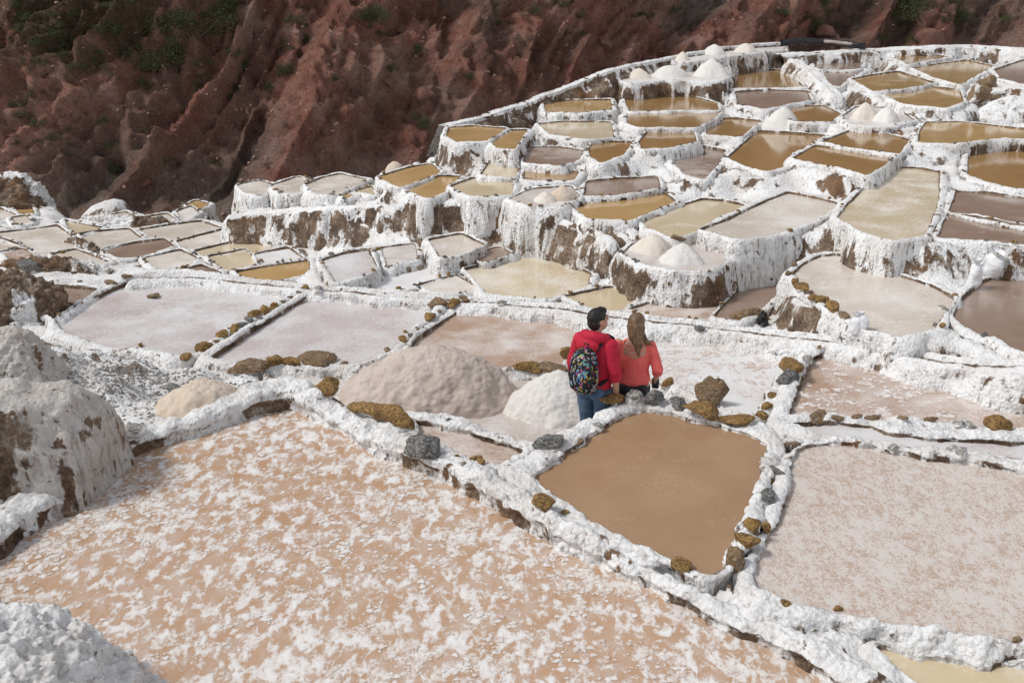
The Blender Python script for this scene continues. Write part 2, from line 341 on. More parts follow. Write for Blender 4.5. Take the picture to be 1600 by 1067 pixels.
# ------------------------------------------------------------------ the salt pans
# id: (water level, brine kind, dirt of the outer wall, freeboard, label, outline as seen in the photograph)
PANS = {
'F1': (0.0, 'fore', .35, .20, 'large orange-brown salt pan with floating white flakes in the foreground', [(453,638),(520,668),(562,698),(637,734),(700,760),(775,797),(827,831),(895,867),(1000,918),(1153,994),(1275,1059),(1400,1130),(1480,1230),(900,1330),(300,1250),(150,1100),(20,960),(-60,915),(-40,890),(0,872),(57,828),(126,787),(175,752),(200,722),(250,699),(312,680),(406,649)]),
'F2': (.15, 'mud', .3, .06, 'plain muddy brown salt pan directly in front of the two people', [(831,752),(893,706),(941,672),(969,652),(1005,642),(1047,650),(1109,664),(1166,682),(1198,697),(1188,722),(1178,770),(1153,835),(1125,884),(1104,892),(1060,868),(1000,846),(923,807),(878,774)]),
'F3': (.12, 'pinkfine', .3, .07, 'large pinkish salt pan with fine white crust at right of the muddy brown pan', [(1262,700),(1307,696),(1361,704),(1431,716),(1516,726),(1600,743),(1750,775),(1800,1000),(1700,1010),(1600,994),(1527,992),(1429,973),(1364,963),(1316,950),(1251,944),(1177,920),(1173,898),(1192,868),(1210,825),(1232,762),(1236,738),(1248,714)]),
'F4': (.02, 'cream', .3, .08, 'cream salt pan cut off by the bottom right corner', [(1368,1016),(1440,1032),(1520,1040),(1600,1048),(1750,1070),(1750,1200),(1560,1200),(1470,1080),(1420,1045)]),
'F5': (-.35, 'pink', .2, .10, 'pink salt pan with white patches under the tall white canal bank at right', [(1291,557),(1347,567),(1403,584),(1473,608),(1544,629),(1600,646),(1720,690),(1720,700),(1600,672),(1487,659),(1417,654),(1361,651),(1291,652),(1234,650),(1240,632),(1248,607),(1262,577),(1274,563)]),
'F6': (-.14, 'lilac', .2, .06, 'narrow strip of brine between the two pink pans at right', [(1226,668),(1291,664),(1361,670),(1389,681),(1459,691),(1600,697),(1700,700),(1700,725),(1600,713),(1516,704),(1459,698),(1403,691),(1347,682),(1268,674)]),
'F7': (-.5, 'white', .2, .10, 'bright white crusted salt pan behind the woman', [(945,513),(1002,519),(1053,526),(1123,535),(1194,547),(1230,558),(1222,577),(1199,616),(1186,645),(1160,655),(1110,640),(1075,612),(1040,598),(960,580),(915,560),(905,535)]),
'F8': (-.5, 'pink', .2, .09, 'dull pink salt pan behind the big heap and left of the man', [(728,477),(791,480),(853,489),(905,500),(912,525),(895,555),(870,575),(830,572),(760,575),(690,570),(640,550),(650,535),(712,492)]),
'F9': (-.5, 'lilac', .2, .10, 'pale lilac salt pan between two stone-lined dikes left of the big heap', [(500,459),(588,469),(634,477),(683,478),(672,494),(631,524),(612,548),(570,570),(500,572),(437,566),(390,568),(328,566),(390,525),(453,484)]),
'F10': (-.52, 'lilac', .2, .10, 'broad lilac-white salt pan with a purple stain at left', [(231,434),(281,434),(344,441),(406,449),(462,454),(431,474),(344,516),(303,552),(270,553),(219,541),(175,540),(103,519),(88,509),(125,481),(175,456)]),
'F11': (-.5, 'dusk', .3, .08, 'small dull pink salt pan beside the brown earth bank at left', [(41,457),(94,449),(155,455),(125,473),(85,498),(70,490),(50,468)]),
'F12': (-.22, 'pink', .3, .08, 'narrow pink salt pan between the big heap and the foreground dike', [(645,661),(712,677),(775,696),(816,709),(778,728),(744,716),(700,700),(655,680)]),
'P0': (-.55, 'floor', .2, .06, 'dry salt floor under the big grey heap where the people stand', [(415,582),(480,575),(560,580),(800,584),(860,589),(915,588),(985,592),(1080,618),(1150,660),(1100,690),(1000,705),(900,715),(830,700),(760,675),(700,658),(640,640),(560,615),(500,600),(430,594)]),
'M1': (-.95, 'milky', .35, .08, 'wide milky salt pan at the left edge of the lower terraces', [(-10,366),(45,360),(88,354),(104,366),(120,385),(100,392),(65,394),(45,384),(0,372)]),
'M2': (-.93, 'milky', .3, .06, 'small white salt pan cut by the left edge, below the wide milky pan', [(-30,372),(5,375),(33,386),(10,391),(-30,390)]),
'M3': (-.9, 'pink', .3, .06, 'small pinkish tan salt pan near the left edge above the dark boulder', [(3,394),(34,390),(52,399),(20,404)]),
'M4': (-.9, 'milky', .3, .06, 'sliver of milky brine right of the small pinkish tan pan at left', [(84,398),(116,391),(135,398),(170,412),(140,411),(100,403)]),
'M5': (-1.0, 'milky', .3, .07, 'pale pinkish salt pan above the dull tan pan in the left valley', [(125,367),(165,362),(200,359),(219,371),(162,387),(140,380)]),
'M6': (-.98, 'dusk', .3, .07, 'dull tan elongated salt pan in the middle of the left valley', [(162,391),(210,381),(256,375),(270,384),(222,397),(187,401)]),
'M7': (-1.05, 'milky', .3, .07, 'long silvery white salt pan at the back of the left valley', [(220,360),(265,353),(312,347),(344,357),(310,367),(276,376),(240,370)]),
'M8': (-1.0, 'milky', .3, .07, 'long cream salt pan in front of the silvery white one in the left valley', [(278,378),(330,365),(387,351),(395,363),(350,378),(310,389),(288,386)]),
'M9': (-.92, 'cream', .3, .07, 'long salt pan with an orange tinted end under the streaked wall', [(305,394),(355,382),(403,370),(435,384),(398,396),(384,387),(325,400)]),
'M10': (-.88, 'cream', .3, .07, 'greenish cream salt pan beside the bluish white pan in the left valley', [(326,402),(381,391),(407,412),(362,420),(345,414)]),
'M11': (-.85, 'white', .3, .07, 'bluish white salt pan at the foot of the streaked wall', [(400,398),(450,389),(473,402),(410,414)]),
'M12': (-.75, 'gold', .3, .07, 'long tan salt pan between the canal bank and the bluish white pan', [(369,427),(425,417),(481,409),(482,424),(431,434),(390,431)]),
'M13': (-.9, 'milky', .3, .07, 'pinkish white salt pan in front of the dull tan one in the left valley', [(228,404),(281,392),(307,406),(290,414),(250,418)]),
'M14': (-.8, 'dusk', .3, .06, 'small grey lens-shaped brine pool behind the lilac pan', [(284,424),(312,416),(346,429),(310,430)]),
'M15': (-1.0, 'cream', .3, .06, 'small cream salt pan right of the wide milky pan at left', [(103,345),(128,352),(160,356),(122,366),(112,357)]),
'M16': (-1.3, 'milky', .3, .06, 'narrow pale salt pan by the dark green boulder in the left valley', [(219,342),(259,335),(275,341),(231,351)]),
'M17': (-1.35, 'milky', .3, .06, 'small pale salt pan near the foot of the red hillside', [(278,331),(298,323),(310,333),(288,341)]),
'M18': (-1.4, 'gold', .3, .06, 'farthest small yellowish salt pan at the foot of the red hillside', [(291,321),(306,314),(326,320),(310,326)]),
'M19': (-1.1, 'gold', .4, .06, 'small tan salt pan beneath the brown bank at far left', [(22,323),(44,319),(51,333),(33,332)]),
'M20': (-1.05, 'milky', .3, .06, 'pale salt pan cut by the left edge below the brown bank', [(-30,328),(2,328),(24,337),(0,342),(-30,342)]),
'M21': (-1.0, 'milky', .3, .06, 'tiny pinkish salt pan in front of the tan one at far left', [(20,341),(38,338),(48,347),(30,349)]),
'M22': (-1.3, 'milky', .35, .06, 'small milky pan behind the brown earth ridge of the left valley', [(165,338),(195,332),(212,340),(190,346)]),
'N1': (-.4, 'lilac', .25, .08, 'grey lilac salt pan raised on a white wall in the centre left', [(506,408),(540,398),(572,392),(588,422),(560,428),(527,437),(514,420)]),
'N2': (-.58, 'white', .35, .06, 'long snow-white salt pan behind the canal in the centre', [(540,439),(612,424),(695,405),(727,405),(705,426),(642,447),(580,443)]),
'N3': (-.55, 'milky', .35, .06, 'small pinkish white triangular salt pan behind the canal', [(650,449),(712,431),(748,453),(700,454)]),
'N4': (-.5, 'cream', .3, .07, 'large cream salt pan under the dark brown wall in the centre', [(727,423),(765,413),(800,404),(837,397),(862,404),(895,418),(921,430),(915,442),(885,454),(860,461),(800,458),(764,453)]),
'N5': (-.42, 'dusk', .35, .05, 'narrow brown strip of a pan above the large cream pan', [(727,400),(782,387),(798,395),(757,407)]),
'N6': (-.3, 'milky', .3, .07, 'small pale pan on a white block under the long streaked wall', [(672,376),(720,367),(756,385),(722,394),(690,400)]),
'N7': (-.45, 'floor', .4, .05, 'dry salt floor in the niche under the long streaked wall', [(600,388),(645,382),(650,405),(606,412)]),
'N8': (-.45, 'cream', .3, .07, 'cream salt pan under the grey-brown wall behind the man', [(882,466),(955,450),(998,465),(966,479),(925,475)]),
'N9': (-.42, 'pink', .3, .07, 'pink salt pan right behind the heads of the people', [(985,486),(1040,468),(1092,455),(1130,466),(1106,492),(1040,491)]),
'N10': (-.4, 'dusk', .3, .07, 'pinkish grey salt pan beside the white stone-topped wall', [(1118,497),(1145,468),(1175,438),(1214,442),(1205,465),(1175,488),(1150,497)]),
'R1': (.03, 'milky', .25, .08, 'large rounded cream salt pan edged with ochre stones at right', [(1307,400),(1347,413),(1403,433),(1454,450),(1487,469),(1473,489),(1454,509),(1403,517),(1358,509),(1333,492),(1296,472),(1262,447),(1243,430),(1257,416),(1282,403)]),
'R2': (.0, 'dusk', .3, .10, 'brown cloudy salt pan by the two white sacks at the right edge', [(1491,498),(1510,467),(1538,444),(1572,431),(1600,435),(1690,455),(1690,575),(1600,543),(1558,520),(1516,507)]),
'R3': (.5, 'cream', .35, .08, 'tall cream salt pan with ochre cloud above the rounded cream pan', [(1312,341),(1328,322),(1358,291),(1391,263),(1430,264),(1465,270),(1463,315),(1449,354),(1440,366),(1397,371),(1347,358)]),
'R4': (.58, 'tan', .25, .08, 'large brown salt pan at the right edge in a high white wall', [(1517,223),(1562,222),(1583,226),(1620,250),(1620,298),(1582,289),(1550,282),(1515,275)]),
'R5': (.5, 'dusk', .3, .06, 'upper one of two grey-brown strips at the right edge', [(1497,301),(1540,303),(1600,311),(1680,322),(1680,362),(1600,350),(1540,340),(1487,330)]),
'R6': (.48, 'dusk', .35, .06, 'lower one of two grey-brown strips at the right edge', [(1484,335),(1540,344),(1600,354),(1680,368),(1680,382),(1600,376),(1468,366)]),
'R7': (.32, 'milky', .25, .07, 'whitish cream salt pan under the two block-like white walls', [(1095,361),(1140,345),(1200,316),(1232,303),(1270,311),(1306,319),(1285,336),(1240,352),(1206,362),(1150,370)]),
'R8': (.2, 'cream', .3, .07, 'yellowish cream salt pan above the two heaps on the middle terrace', [(998,344),(1050,328),(1100,313),(1130,316),(1162,322),(1120,343),(1082,360),(1055,368),(1020,356)]),
'R9': (.25, 'gold', .55, .07, 'long tan salt pan at the brink of the dark brown wall', [(886,318),(920,310),(975,306),(1032,301),(1055,316),(1010,330),(985,340),(925,338)]),
'R10': (.32, 'dusk', .4, .06, 'pinkish brown salt pan behind the long tan pan at the brink', [(913,304),(920,285),(965,281),(1025,278),(1030,293),(970,300)]),
'R11': (.45, 'dusk', .2, .08, 'brown pointed salt pan in a bulging white wall', [(1052,231),(1090,229),(1133,238),(1115,262),(1098,278),(1072,270),(1055,256)]),
'R12': (.56, 'tan', .12, .08, 'large brown salt pan on the left one of the block-like white walls', [(1139,248),(1160,230),(1184,207),(1230,209),(1288,213),(1262,226),(1233,241),(1222,261),(1200,264),(1165,255)]),
'R13': (.74, 'tan', .3, .06, 'brown salt pan behind the front one on the right block-like wall', [(1284,224),(1337,203),(1375,208),(1418,220),(1402,238),(1340,230)]),
'R14': (.7, 'tan', .1, .07, 'brown salt pan at the front of the right block-like white wall', [(1276,229),(1330,236),(1398,244),(1375,262),(1355,271),(1312,258),(1240,248)]),
'R15': (.8, 'gold', .5, .06, 'wide golden salt pan above the big brown pan at the right edge', [(1450,192),(1500,191),(1600,203),(1640,208),(1640,214),(1560,213),(1500,221),(1437,219),(1440,206)]),
'R16': (1.02, 'gold', .25, .07, 'golden salt pan left of the dark brown rocks', [(1377,146),(1450,136),(1497,142),(1503,161),(1475,166),(1412,160)]),
'R17': (1.08, 'gold', .25, .07, 'golden lozenge salt pan behind another golden pan upper right', [(1332,125),(1360,119),(1402,113),(1460,131),(1412,137),(1366,140)]),
'R18': (1.15, 'gold', .3, .06, 'pale golden salt pan in the upper right behind the dark rocks', [(1427,108),(1470,100),(1510,95),(1551,104),(1525,118),(1500,130),(1462,121)]),
'R19': (1.25, 'tan', .35, .06, 'small brown triangular salt pan near the top right', [(1396,80),(1440,84),(1482,90),(1417,99),(1402,92)]),
'R20': (1.18, 'dusk', .3, .06, 'grey brown salt pan cut by the right edge behind the dark rocks', [(1555,110),(1600,95),(1660,92),(1660,135),(1600,128),(1568,124)]),
'R21': (1.05, 'dusk', .4, .06, 'pinkish grey salt pan just below the top wall', [(1262,91),(1310,93),(1348,99),(1338,108),(1282,108)]),
'R22': (1.0, 'dusk', .4, .06, 'small grey salt pan wedged between two white dikes upper right', [(1287,112),(1350,112),(1322,124),(1310,136),(1299,134)]),
'R23': (.9, 'tan', .4, .06, 'rear one of two brown pans right of the row of white cones', [(1138,114),(1165,108),(1225,111),(1255,136),(1145,137)]),
'R24': (.86, 'dusk', .4, .07, 'front one of two brown pans right of the row of white cones', [(1150,145),(1200,142),(1259,143),(1265,157),(1195,167),(1155,163)]),
'R25': (.8, 'tan', .35, .06, 'small brown salt pan behind the single white heap upper right', [(1220,166),(1287,166),(1313,180),(1295,187),(1243,188)]),
'R26': (.65, 'tan', .3, .06, 'small brown salt pan left of the single white heap upper right', [(1105,187),(1150,186),(1188,190),(1155,212),(1107,210)]),
'R27': (.76, 'tan', .3, .05, 'front one of two long brown pans below the row of white cones', [(982,178),(1050,175),(1126,175),(1115,186),(1085,197),(1000,197),(982,193)]),
'R28': (.79, 'tan', .3, .05, 'rear one of two long brown pans below the row of white cones', [(977,155),(1020,151),(1075,150),(1118,162),(1122,170),(985,172)]),
'R29': (.68, 'tan', .35, .06, 'brown rounded salt pan in front of the two long brown pans', [(1000,224),(1018,203),(1050,201),(1080,204),(1087,222),(1040,228),(1005,230)]),
'R30': (.6, 'tan', .25, .06, 'small orange-brown bowl-shaped salt pan on the middle slope', [(922,236),(930,222),(987,223),(970,243),(940,250),(925,245)]),
'R31': (.66, 'cream', .4, .06, 'pale golden salt pan one step below the crest pan', [(843,195),(880,191),(952,192),(957,215),(920,216),(862,208)]),
'R32': (.82, 'gold', .35, .06, 'golden salt pan under the crest on the brown slope', [(850,160),(890,158),(952,157),(954,171),(900,174),(856,174)]),
'R33': (.5, 'dusk', .35, .06, 'dark pinkish salt pan left of the bowl-shaped orange-brown pan', [(826,231),(870,231),(910,236),(902,250),(875,257),(820,253)]),
'R34': (.38, 'tan', .4, .06, 'narrow orange-brown salt pan under the dark pinkish pan', [(822,265),(870,266),(903,271),(895,279),(820,277)]),
'R35': (.75, 'gold', .35, .06, 'golden salt pan on the high white wall beside the red hillside', [(705,200),(740,198),(790,202),(762,217),(715,219),(700,212)]),
'R36': (.72, 'gold', .35, .06, 'golden salt pan right of the one on the high white wall', [(767,222),(800,205),(822,204),(810,222),(802,232),(780,230)]),
'R37': (.4, 'cream', .3, .06, 'upper of two small cream pans right of the high white wall', [(752,275),(770,251),(808,250),(803,277)]),
'R38': (.35, 'cream', .4, .06, 'lower of two small cream pans right of the high white wall', [(704,293),(742,279),(800,280),(797,302),(740,303)]),
'R39': (.3, 'gold', .3, .06, 'golden salt pan left of the foot of the high white wall', [(592,278),(640,263),(672,257),(686,269),(655,280),(625,290)]),
'R40': (.27, 'gold', .35, .06, 'golden salt pan in front of the foot of the high white wall', [(630,296),(688,276),(718,277),(690,301),(668,307)]),
'R41': (.08, 'milky', .3, .06, 'broad pale pan third from the left on the upper left ledge', [(478,290),(505,279),(530,273),(573,282),(545,293),(522,300),(495,298)]),
'R42': (.06, 'gold', .35, .05, 'narrow tan strip of brine fourth from the left on the upper left ledge', [(524,302),(578,286),(572,294),(540,307)]),
'R43': (.08, 'cream', .3, .05, 'tiny cream pool left of the golden pan on the upper left ledge', [(556,299),(580,292),(584,303)]),
'R44': (-.02, 'milky', .3, .06, 'pinkish pale pan second from the left on the upper left ledge', [(425,291),(467,277),(480,282),(462,300),(440,298)]),
'R45': (-.12, 'milky', .3, .06, 'pale pan at the left end of the upper left ledge', [(372,290),(403,283),(424,289),(409,303),(385,300)]),
'T1': (.08, 'floor', .6, .05, 'dry terrace floor bearing the tan heap and the white heap', [(975,397),(990,384),(1015,374),(1060,377),(1120,379),(1150,384),(1165,390),(1140,402),(1100,418),(1050,418),(1000,405)]),
'T2': (1.2, 'floor', .65, .05, 'high dry terrace floor under the row of three white cones', [(968,120),(985,105),(1060,100),(1135,98),(1138,118),(1120,124),(1040,123),(980,128)]),
'T3': (1.45, 'floor', .6, .05, 'topmost dry terrace floor on the crest with two small heaps', [(1050,94),(1090,83),(1160,73),(1220,69),(1225,77),(1120,89),(1070,96)]),
'T5': (.35, 'floor', .35, .05, 'dry pinkish floor under the twin heaps near the long tan pan', [(798,312),(830,297),(890,292),(905,308),(870,319),(830,318)]),
'T6': (.85, 'floor', .35, .05, 'dry salty floor under the twin heaps right of centre near the top', [(1318,183),(1340,168),(1400,170),(1425,188),(1380,196),(1335,194)]),
}
# open banks: label, category, name, [(u, v, top level)], top width, drop left, drop right, groove, dirt, flare
def chaikin(P, n=2, closed=True):
    P = np.asarray(P, float)
    for _ in range(n):
        if closed:
            Q = np.roll(P, -1, 0)
            P = np.stack([.75 * P + .25 * Q, .25 * P + .75 * Q], 1).reshape(-1, P.shape[1])
        else:
            A, B = P[:-1], P[1:]
            R = np.stack([.75 * A + .25 * B, .25 * A + .75 * B], 1).reshape(-1, P.shape[1])
            P = np.vstack([P[:1], R, P[-1:]])
    return P
def resample(P, step, closed=True):
    if closed: P = np.vstack([P, P[:1]])
    s = np.r_[0, np.cumsum(np.linalg.norm(np.diff(P, axis=0), axis=1))]
    n = max(12, int(s[-1] / step))
    q = np.linspace(0, s[-1], n, endpoint=not closed)
    return np.stack([np.interp(q, s, P[:, k]) for k in range(P.shape[1])], 1), q
def normals2(P, closed=True, k=1):
    if closed: d = np.roll(P, -k, 0) - np.roll(P, k, 0)
    else: d = np.gradient(P, axis=0)
    n = np.stack([d[:, 1], -d[:, 0]], 1)
    return n / np.maximum(np.linalg.norm(n, axis=1, keepdims=True), 1e-9)
def area2(P):
    x, y = P[:, 0], P[:, 1]
    return .5 * np.sum(x * np.roll(y, -1) - np.roll(x, -1) * y)
def smooth1(a, k, closed=True):
    for _ in range(k):
        if closed: a = .25 * np.roll(a, 1) + .5 * a + .25 * np.roll(a, -1)
        else:
            b = np.pad(a, 1, mode='edge'); a = .25 * b[:-2] + .5 * a + .25 * b[2:]
    return a
def seg_dist(Q, P):
    """distance from points Q to closed polygon P, and inside flag"""
    A, B = P, np.roll(P, -1, 0)
    best = np.full(len(Q), 1e9); ins = np.zeros(len(Q), bool)
    for a, b in zip(A, B):
        ab = b - a; t = np.clip(((Q - a) @ ab) / max(ab @ ab, 1e-9), 0, 1)
        d = Q - (a + t[:, None] * ab)
        best = np.minimum(best, d[:, 0] ** 2 + d[:, 1] ** 2)
        c = (a[1] > Q[:, 1]) != (b[1] > Q[:, 1])
        if abs(b[1] - a[1]) > 1e-12:
            ins ^= c & (Q[:, 0] < (b[0] - a[0]) * (Q[:, 1] - a[1]) / (b[1] - a[1]) + a[0])
    return np.sqrt(best), ins

def soften(W, rmax=.22):
    out = []
    n = len(W)
    for i in range(n):
        a, b, c = W[i - 1], W[i], W[(i + 1) % n]
        for q in (a, c):
            L = np.linalg.norm(q - b); t = min(.28, rmax / max(L, 1e-6))
            if q is a: out.append(b + (a - b) * t); out.append(b)
            else: out.append(b + (c - b) * t)
    return chaikin(np.array(out), 2)
WP = {}                                                   # world outlines
for pid, (z, kind, dirt, h, label, poly) in PANS.items():
    P0 = np.array([at(u, v, z)[:2] for u, v in poly])
    if area2(P0) < 0: poly = poly[::-1]; P0 = P0[::-1]
    N0 = normals2(P0)
    tc = -P0 / np.linalg.norm(P0, axis=1, keepdims=True)
    k = np.clip((N0 * tc).sum(1) * 1.6, 0, 1)             # near edges: the rim hides some of the water
    W = np.array([at(u, v, z + ((.9 * h) if pid[0] == 'F' else (1.15 * h * .7 + .02)) * kk)[:2] for (u, v), kk in zip(poly, k)])
    if pid[0] not in 'FP': W = W + N0 * .03
    WP[pid] = soften(W)
COARSE = {k: resample(v, max(.15, np.linalg.norm(v, axis=1).mean() * .012))[0] for k, v in WP.items()}
BB = {k: (v.min(0), v.max(0)) for k, v in COARSE.items()}

def loft(P, N, prof, closed, seed, amp, lump, sarr, zbase=0.0):
    """prof: list of (offset array, height array) control rings -> displaced grid"""
    offs = np.stack([np.broadcast_to(o, (len(P),)) for o, _ in prof], 1)
    hts = np.stack([np.broadcast_to(hh, (len(P),)) for _, hh in prof], 1)
    return offs, hts

def refine(offs, hts, step):
    """resample control rings into evenly spaced rings"""
    seg = np.sqrt(np.diff(offs, axis=1) ** 2 + np.diff(hts, axis=1) ** 2).mean(0)
    cols_o, cols_h, tt = [], [], []
    for i, L in enumerate(seg):
        n = max(1, int(math.ceil(L / step)))
        for j in range(n):
            t = j / n
            cols_o.append(lerp(offs[:, i], offs[:, i + 1], t)); cols_h.append(lerp(hts[:, i], hts[:, i + 1], t)); tt.append(i + t)
    cols_o.append(offs[:, -1]); cols_h.append(hts[:, -1]); tt.append(float(len(seg)))
    return np.stack(cols_o, 1), np.stack(cols_h, 1), np.array(tt)

def build_bank(P, zb, N, offs, hts, closed, step, dist, seed, dirt_par, top_range, wl_dirt=0.6, lump_amp=None, name='wall', streak=1.0, calm=None, grime=0.0, mat=None):
    O, Hh, tt = refine(offs, hts, step)
    # soften the profile corners
    for _ in range(2):
        O[:, 1:-1] = .25 * O[:, :-2] + .5 * O[:, 1:-1] + .25 * O[:, 2:]
        Hh[:, 1:-1] = .25 * Hh[:, :-2] + .5 * Hh[:, 1:-1] + .25 * Hh[:, 2:]
    G = np.zeros((len(P), O.shape[1], 3))
    G[:, :, 0] = P[:, 0:1] + N[:, 0:1] * O
    G[:, :, 1] = P[:, 1:2] + N[:, 1:2] * O
    G[:, :, 2] = (zb[:, None] if hasattr(zb, '__len__') else zb) + Hh
    nrm = grid_normals(G, closed)
    V = G.reshape(-1, 3); nv = nrm.reshape(-1, 3)
    T = np.tile(tt, len(P))
    skirt = sstep(top_range[1] - .2, top_range[1] + .8, T)
    # flutes: noise stretched down the wall
    q = V * np.array([3.0, 3.0, .7])
    flute = fbm(q, 3, seed + 3)
    d = (.035 if dist < 12 else .02) * fbm(V * 2.3, 3, seed) + .14 * skirt * flute * streak
    la = lump_amp if lump_amp is not None else (.026 if dist < 12 else .020)
    sc = 13.0 if dist < 12 else 10.0
    d = d + la * (.55 - worley(V * sc + seed, seed + 5)) + .5 * la * fbm(V * sc * 2.2, 2, seed + 9)
    d = d + .030 * skirt * (ridged(V * np.array([6.5, 6.5, 1.3]), 3, seed + 13) - .3)
    if calm is not None: d = d * calm(T)
    if dist < 12:
        d = d + .006 * (.5 - worley(V * 32, seed + 15)) + .07 * (.5 - worley(V * 5.2 + 3, seed + 19))
    V = V + nv * d[:, None]
    # earth shows on the drops and along the waterline, specks on top
    col = fbm(V * np.array([5.5, 5.5, .8]) + 31, 4, seed + 21) * .7 + fbm(V * 2.6, 3, seed + 29) * .55
    th = .62 - 1.15 * dirt_par
    dirt = sstep(th - .42, th + .46, col) * skirt
    under = (T < top_range[0]) * sstep(.2, .9, T) * (T < top_range[0] - .35)
    wlb = sstep(-.35, .25, fbm(V * 3.3 + 5, 3, seed + 51))
    dirt = np.maximum(dirt, wl_dirt * (wlb if dist < 9 else .7 + .3 * wlb) * (T < top_range[0] - .9) * (T > .2))
    speck = sstep(.26, .50, fbm(V * 7.0 + 3, 3, seed + 41)) * .8
    dirt = np.maximum(dirt, speck * (0.45 + .8 * dirt_par))
    if grime > 0: dirt = np.maximum(dirt, grime * (.75 + .5 * fbm(V * 2.4, 3, seed + 61)))
    me = mesh_np(name, V, grid_faces(len(P), O.shape[1], closed), mat or M['salt'], True, {'dirt': np.clip(dirt, 0, 1)})
    return me

RIM_TOP = {}
WALL = {}
PAN_OBJ = {}
def build_pan(pid, idx):
    z, kind, dirt, h, label, poly = PANS[pid]
    dist = float(np.linalg.norm(WP[pid], axis=1).mean())
    step = min(max(dist * .0028, .020), .055)
    P, s = resample(WP[pid], step)
    k = max(1, int(.10 / step))
    N = normals2(P, True, k)
    for c in (0, 1): N[:, c] = smooth1(N[:, c], 3 * k)
    N /= np.linalg.norm(N, axis=1, keepdims=True)
    near = np.full(len(P), 9.0); lowest = np.full(len(P), 99.0)
    Q = P + N * .35
    for oid, OP in COARSE.items():
        if oid == pid: continue
        lo, hi = BB[oid]
        if (P.max(0) + 1.5 < lo).any() or (P.min(0) - 1.5 > hi).any(): continue
        d, ins = seg_dist(P, OP)
        near = np.minimum(near, np.where(ins, 0, d))
        d2, ins2 = seg_dist(Q, OP)
        d2 = np.where(ins2, 0, d2)
        lowest = np.where(d2 < .55, np.minimum(lowest, PANS[oid][0]), lowest)
    wmax = {'F1': .30, 'F2': .22, 'F3': .08}.get(pid, .16 if pid[0] == 'F' else .10)
    w = smooth1(np.clip(near * .5 - .02, .035, wmax), 4 * k)
    lowest = np.where(lowest > 50, z - .55, lowest)
    drop = np.clip(z - lowest + .25, .22, 2.2)
    for _ in range(3 * k): drop = np.maximum(drop, np.maximum(np.roll(drop, 1), np.roll(drop, -1)) - .02)
    drop = smooth1(drop, 4 * k)
    seed = 100 + idx * 7
    if pid[0] not in 'FP': h = h * .7
    sP = np.c_[P, np.full(len(P), z)]
    hv = h * (1 + .45 * fbm(sP * 1.3, 3, seed) + .25 * fbm(sP * 6, 2, seed + 2))
    wv = w * (1 + .55 * fbm(sP * 2.0, 3, seed + 1))
    lip = .035 * np.clip(h / .15, .3, 1.3)
    fl = .14
    prof = [(-.06, -.12), (0.0, -.01), (.018, .30 * hv), (-lip * .5, .58 * hv), (.02, .93 * hv), (.45 * wv, 1.04 * hv), (wv * .85, .97 * hv),
            (wv + .03, .6 * hv), (wv + .05 + fl * drop * .3, -drop * .35), (wv + .05 + fl * drop, -drop)]
    offs = np.stack([np.broadcast_to(o, (len(P),)) for o, _ in prof], 1).astype(float)
    hts = np.stack([np.broadcast_to(q, (len(P),)) for _, q in prof], 1).astype(float)
    c = P.mean(0)
    root = empty('salt_pan', (c[0], c[1], z))
    tag(root, label, 'salt pan', 'salt pans stepping down the hillside')
    me = build_bank(P, z, N, offs, hts, True, step, dist, seed, dirt, (4.0, 7.0), wl_dirt={'F1': .72, 'F2': .55, 'F3': .6}.get(pid, .95))
    o = link('wall', me, root, (-c[0], -c[1], -z))
    # brine sheet
    Wt = P + N * .05
    vv = np.c_[Wt, np.full(len(Wt), z)]
    bm = bmesh.new()
    f = bm.faces.new([bm.verts.new(Vector(p) - root.location) for p in vv])
    bmesh.ops.triangulate(bm, faces=[f])
    bme = bpy.data.meshes.new('brine'); bm.to_mesh(bme); bm.free(); bme.materials.append(M[kind])
    link('brine', bme, root)
    PAN_OBJ[pid] = root
    WALL[pid] = o
    RIM_TOP[pid] = (P, N, w, z + h)
    return root
random.seed(4)
for i, pid in enumerate(PANS): build_pan(pid, i)

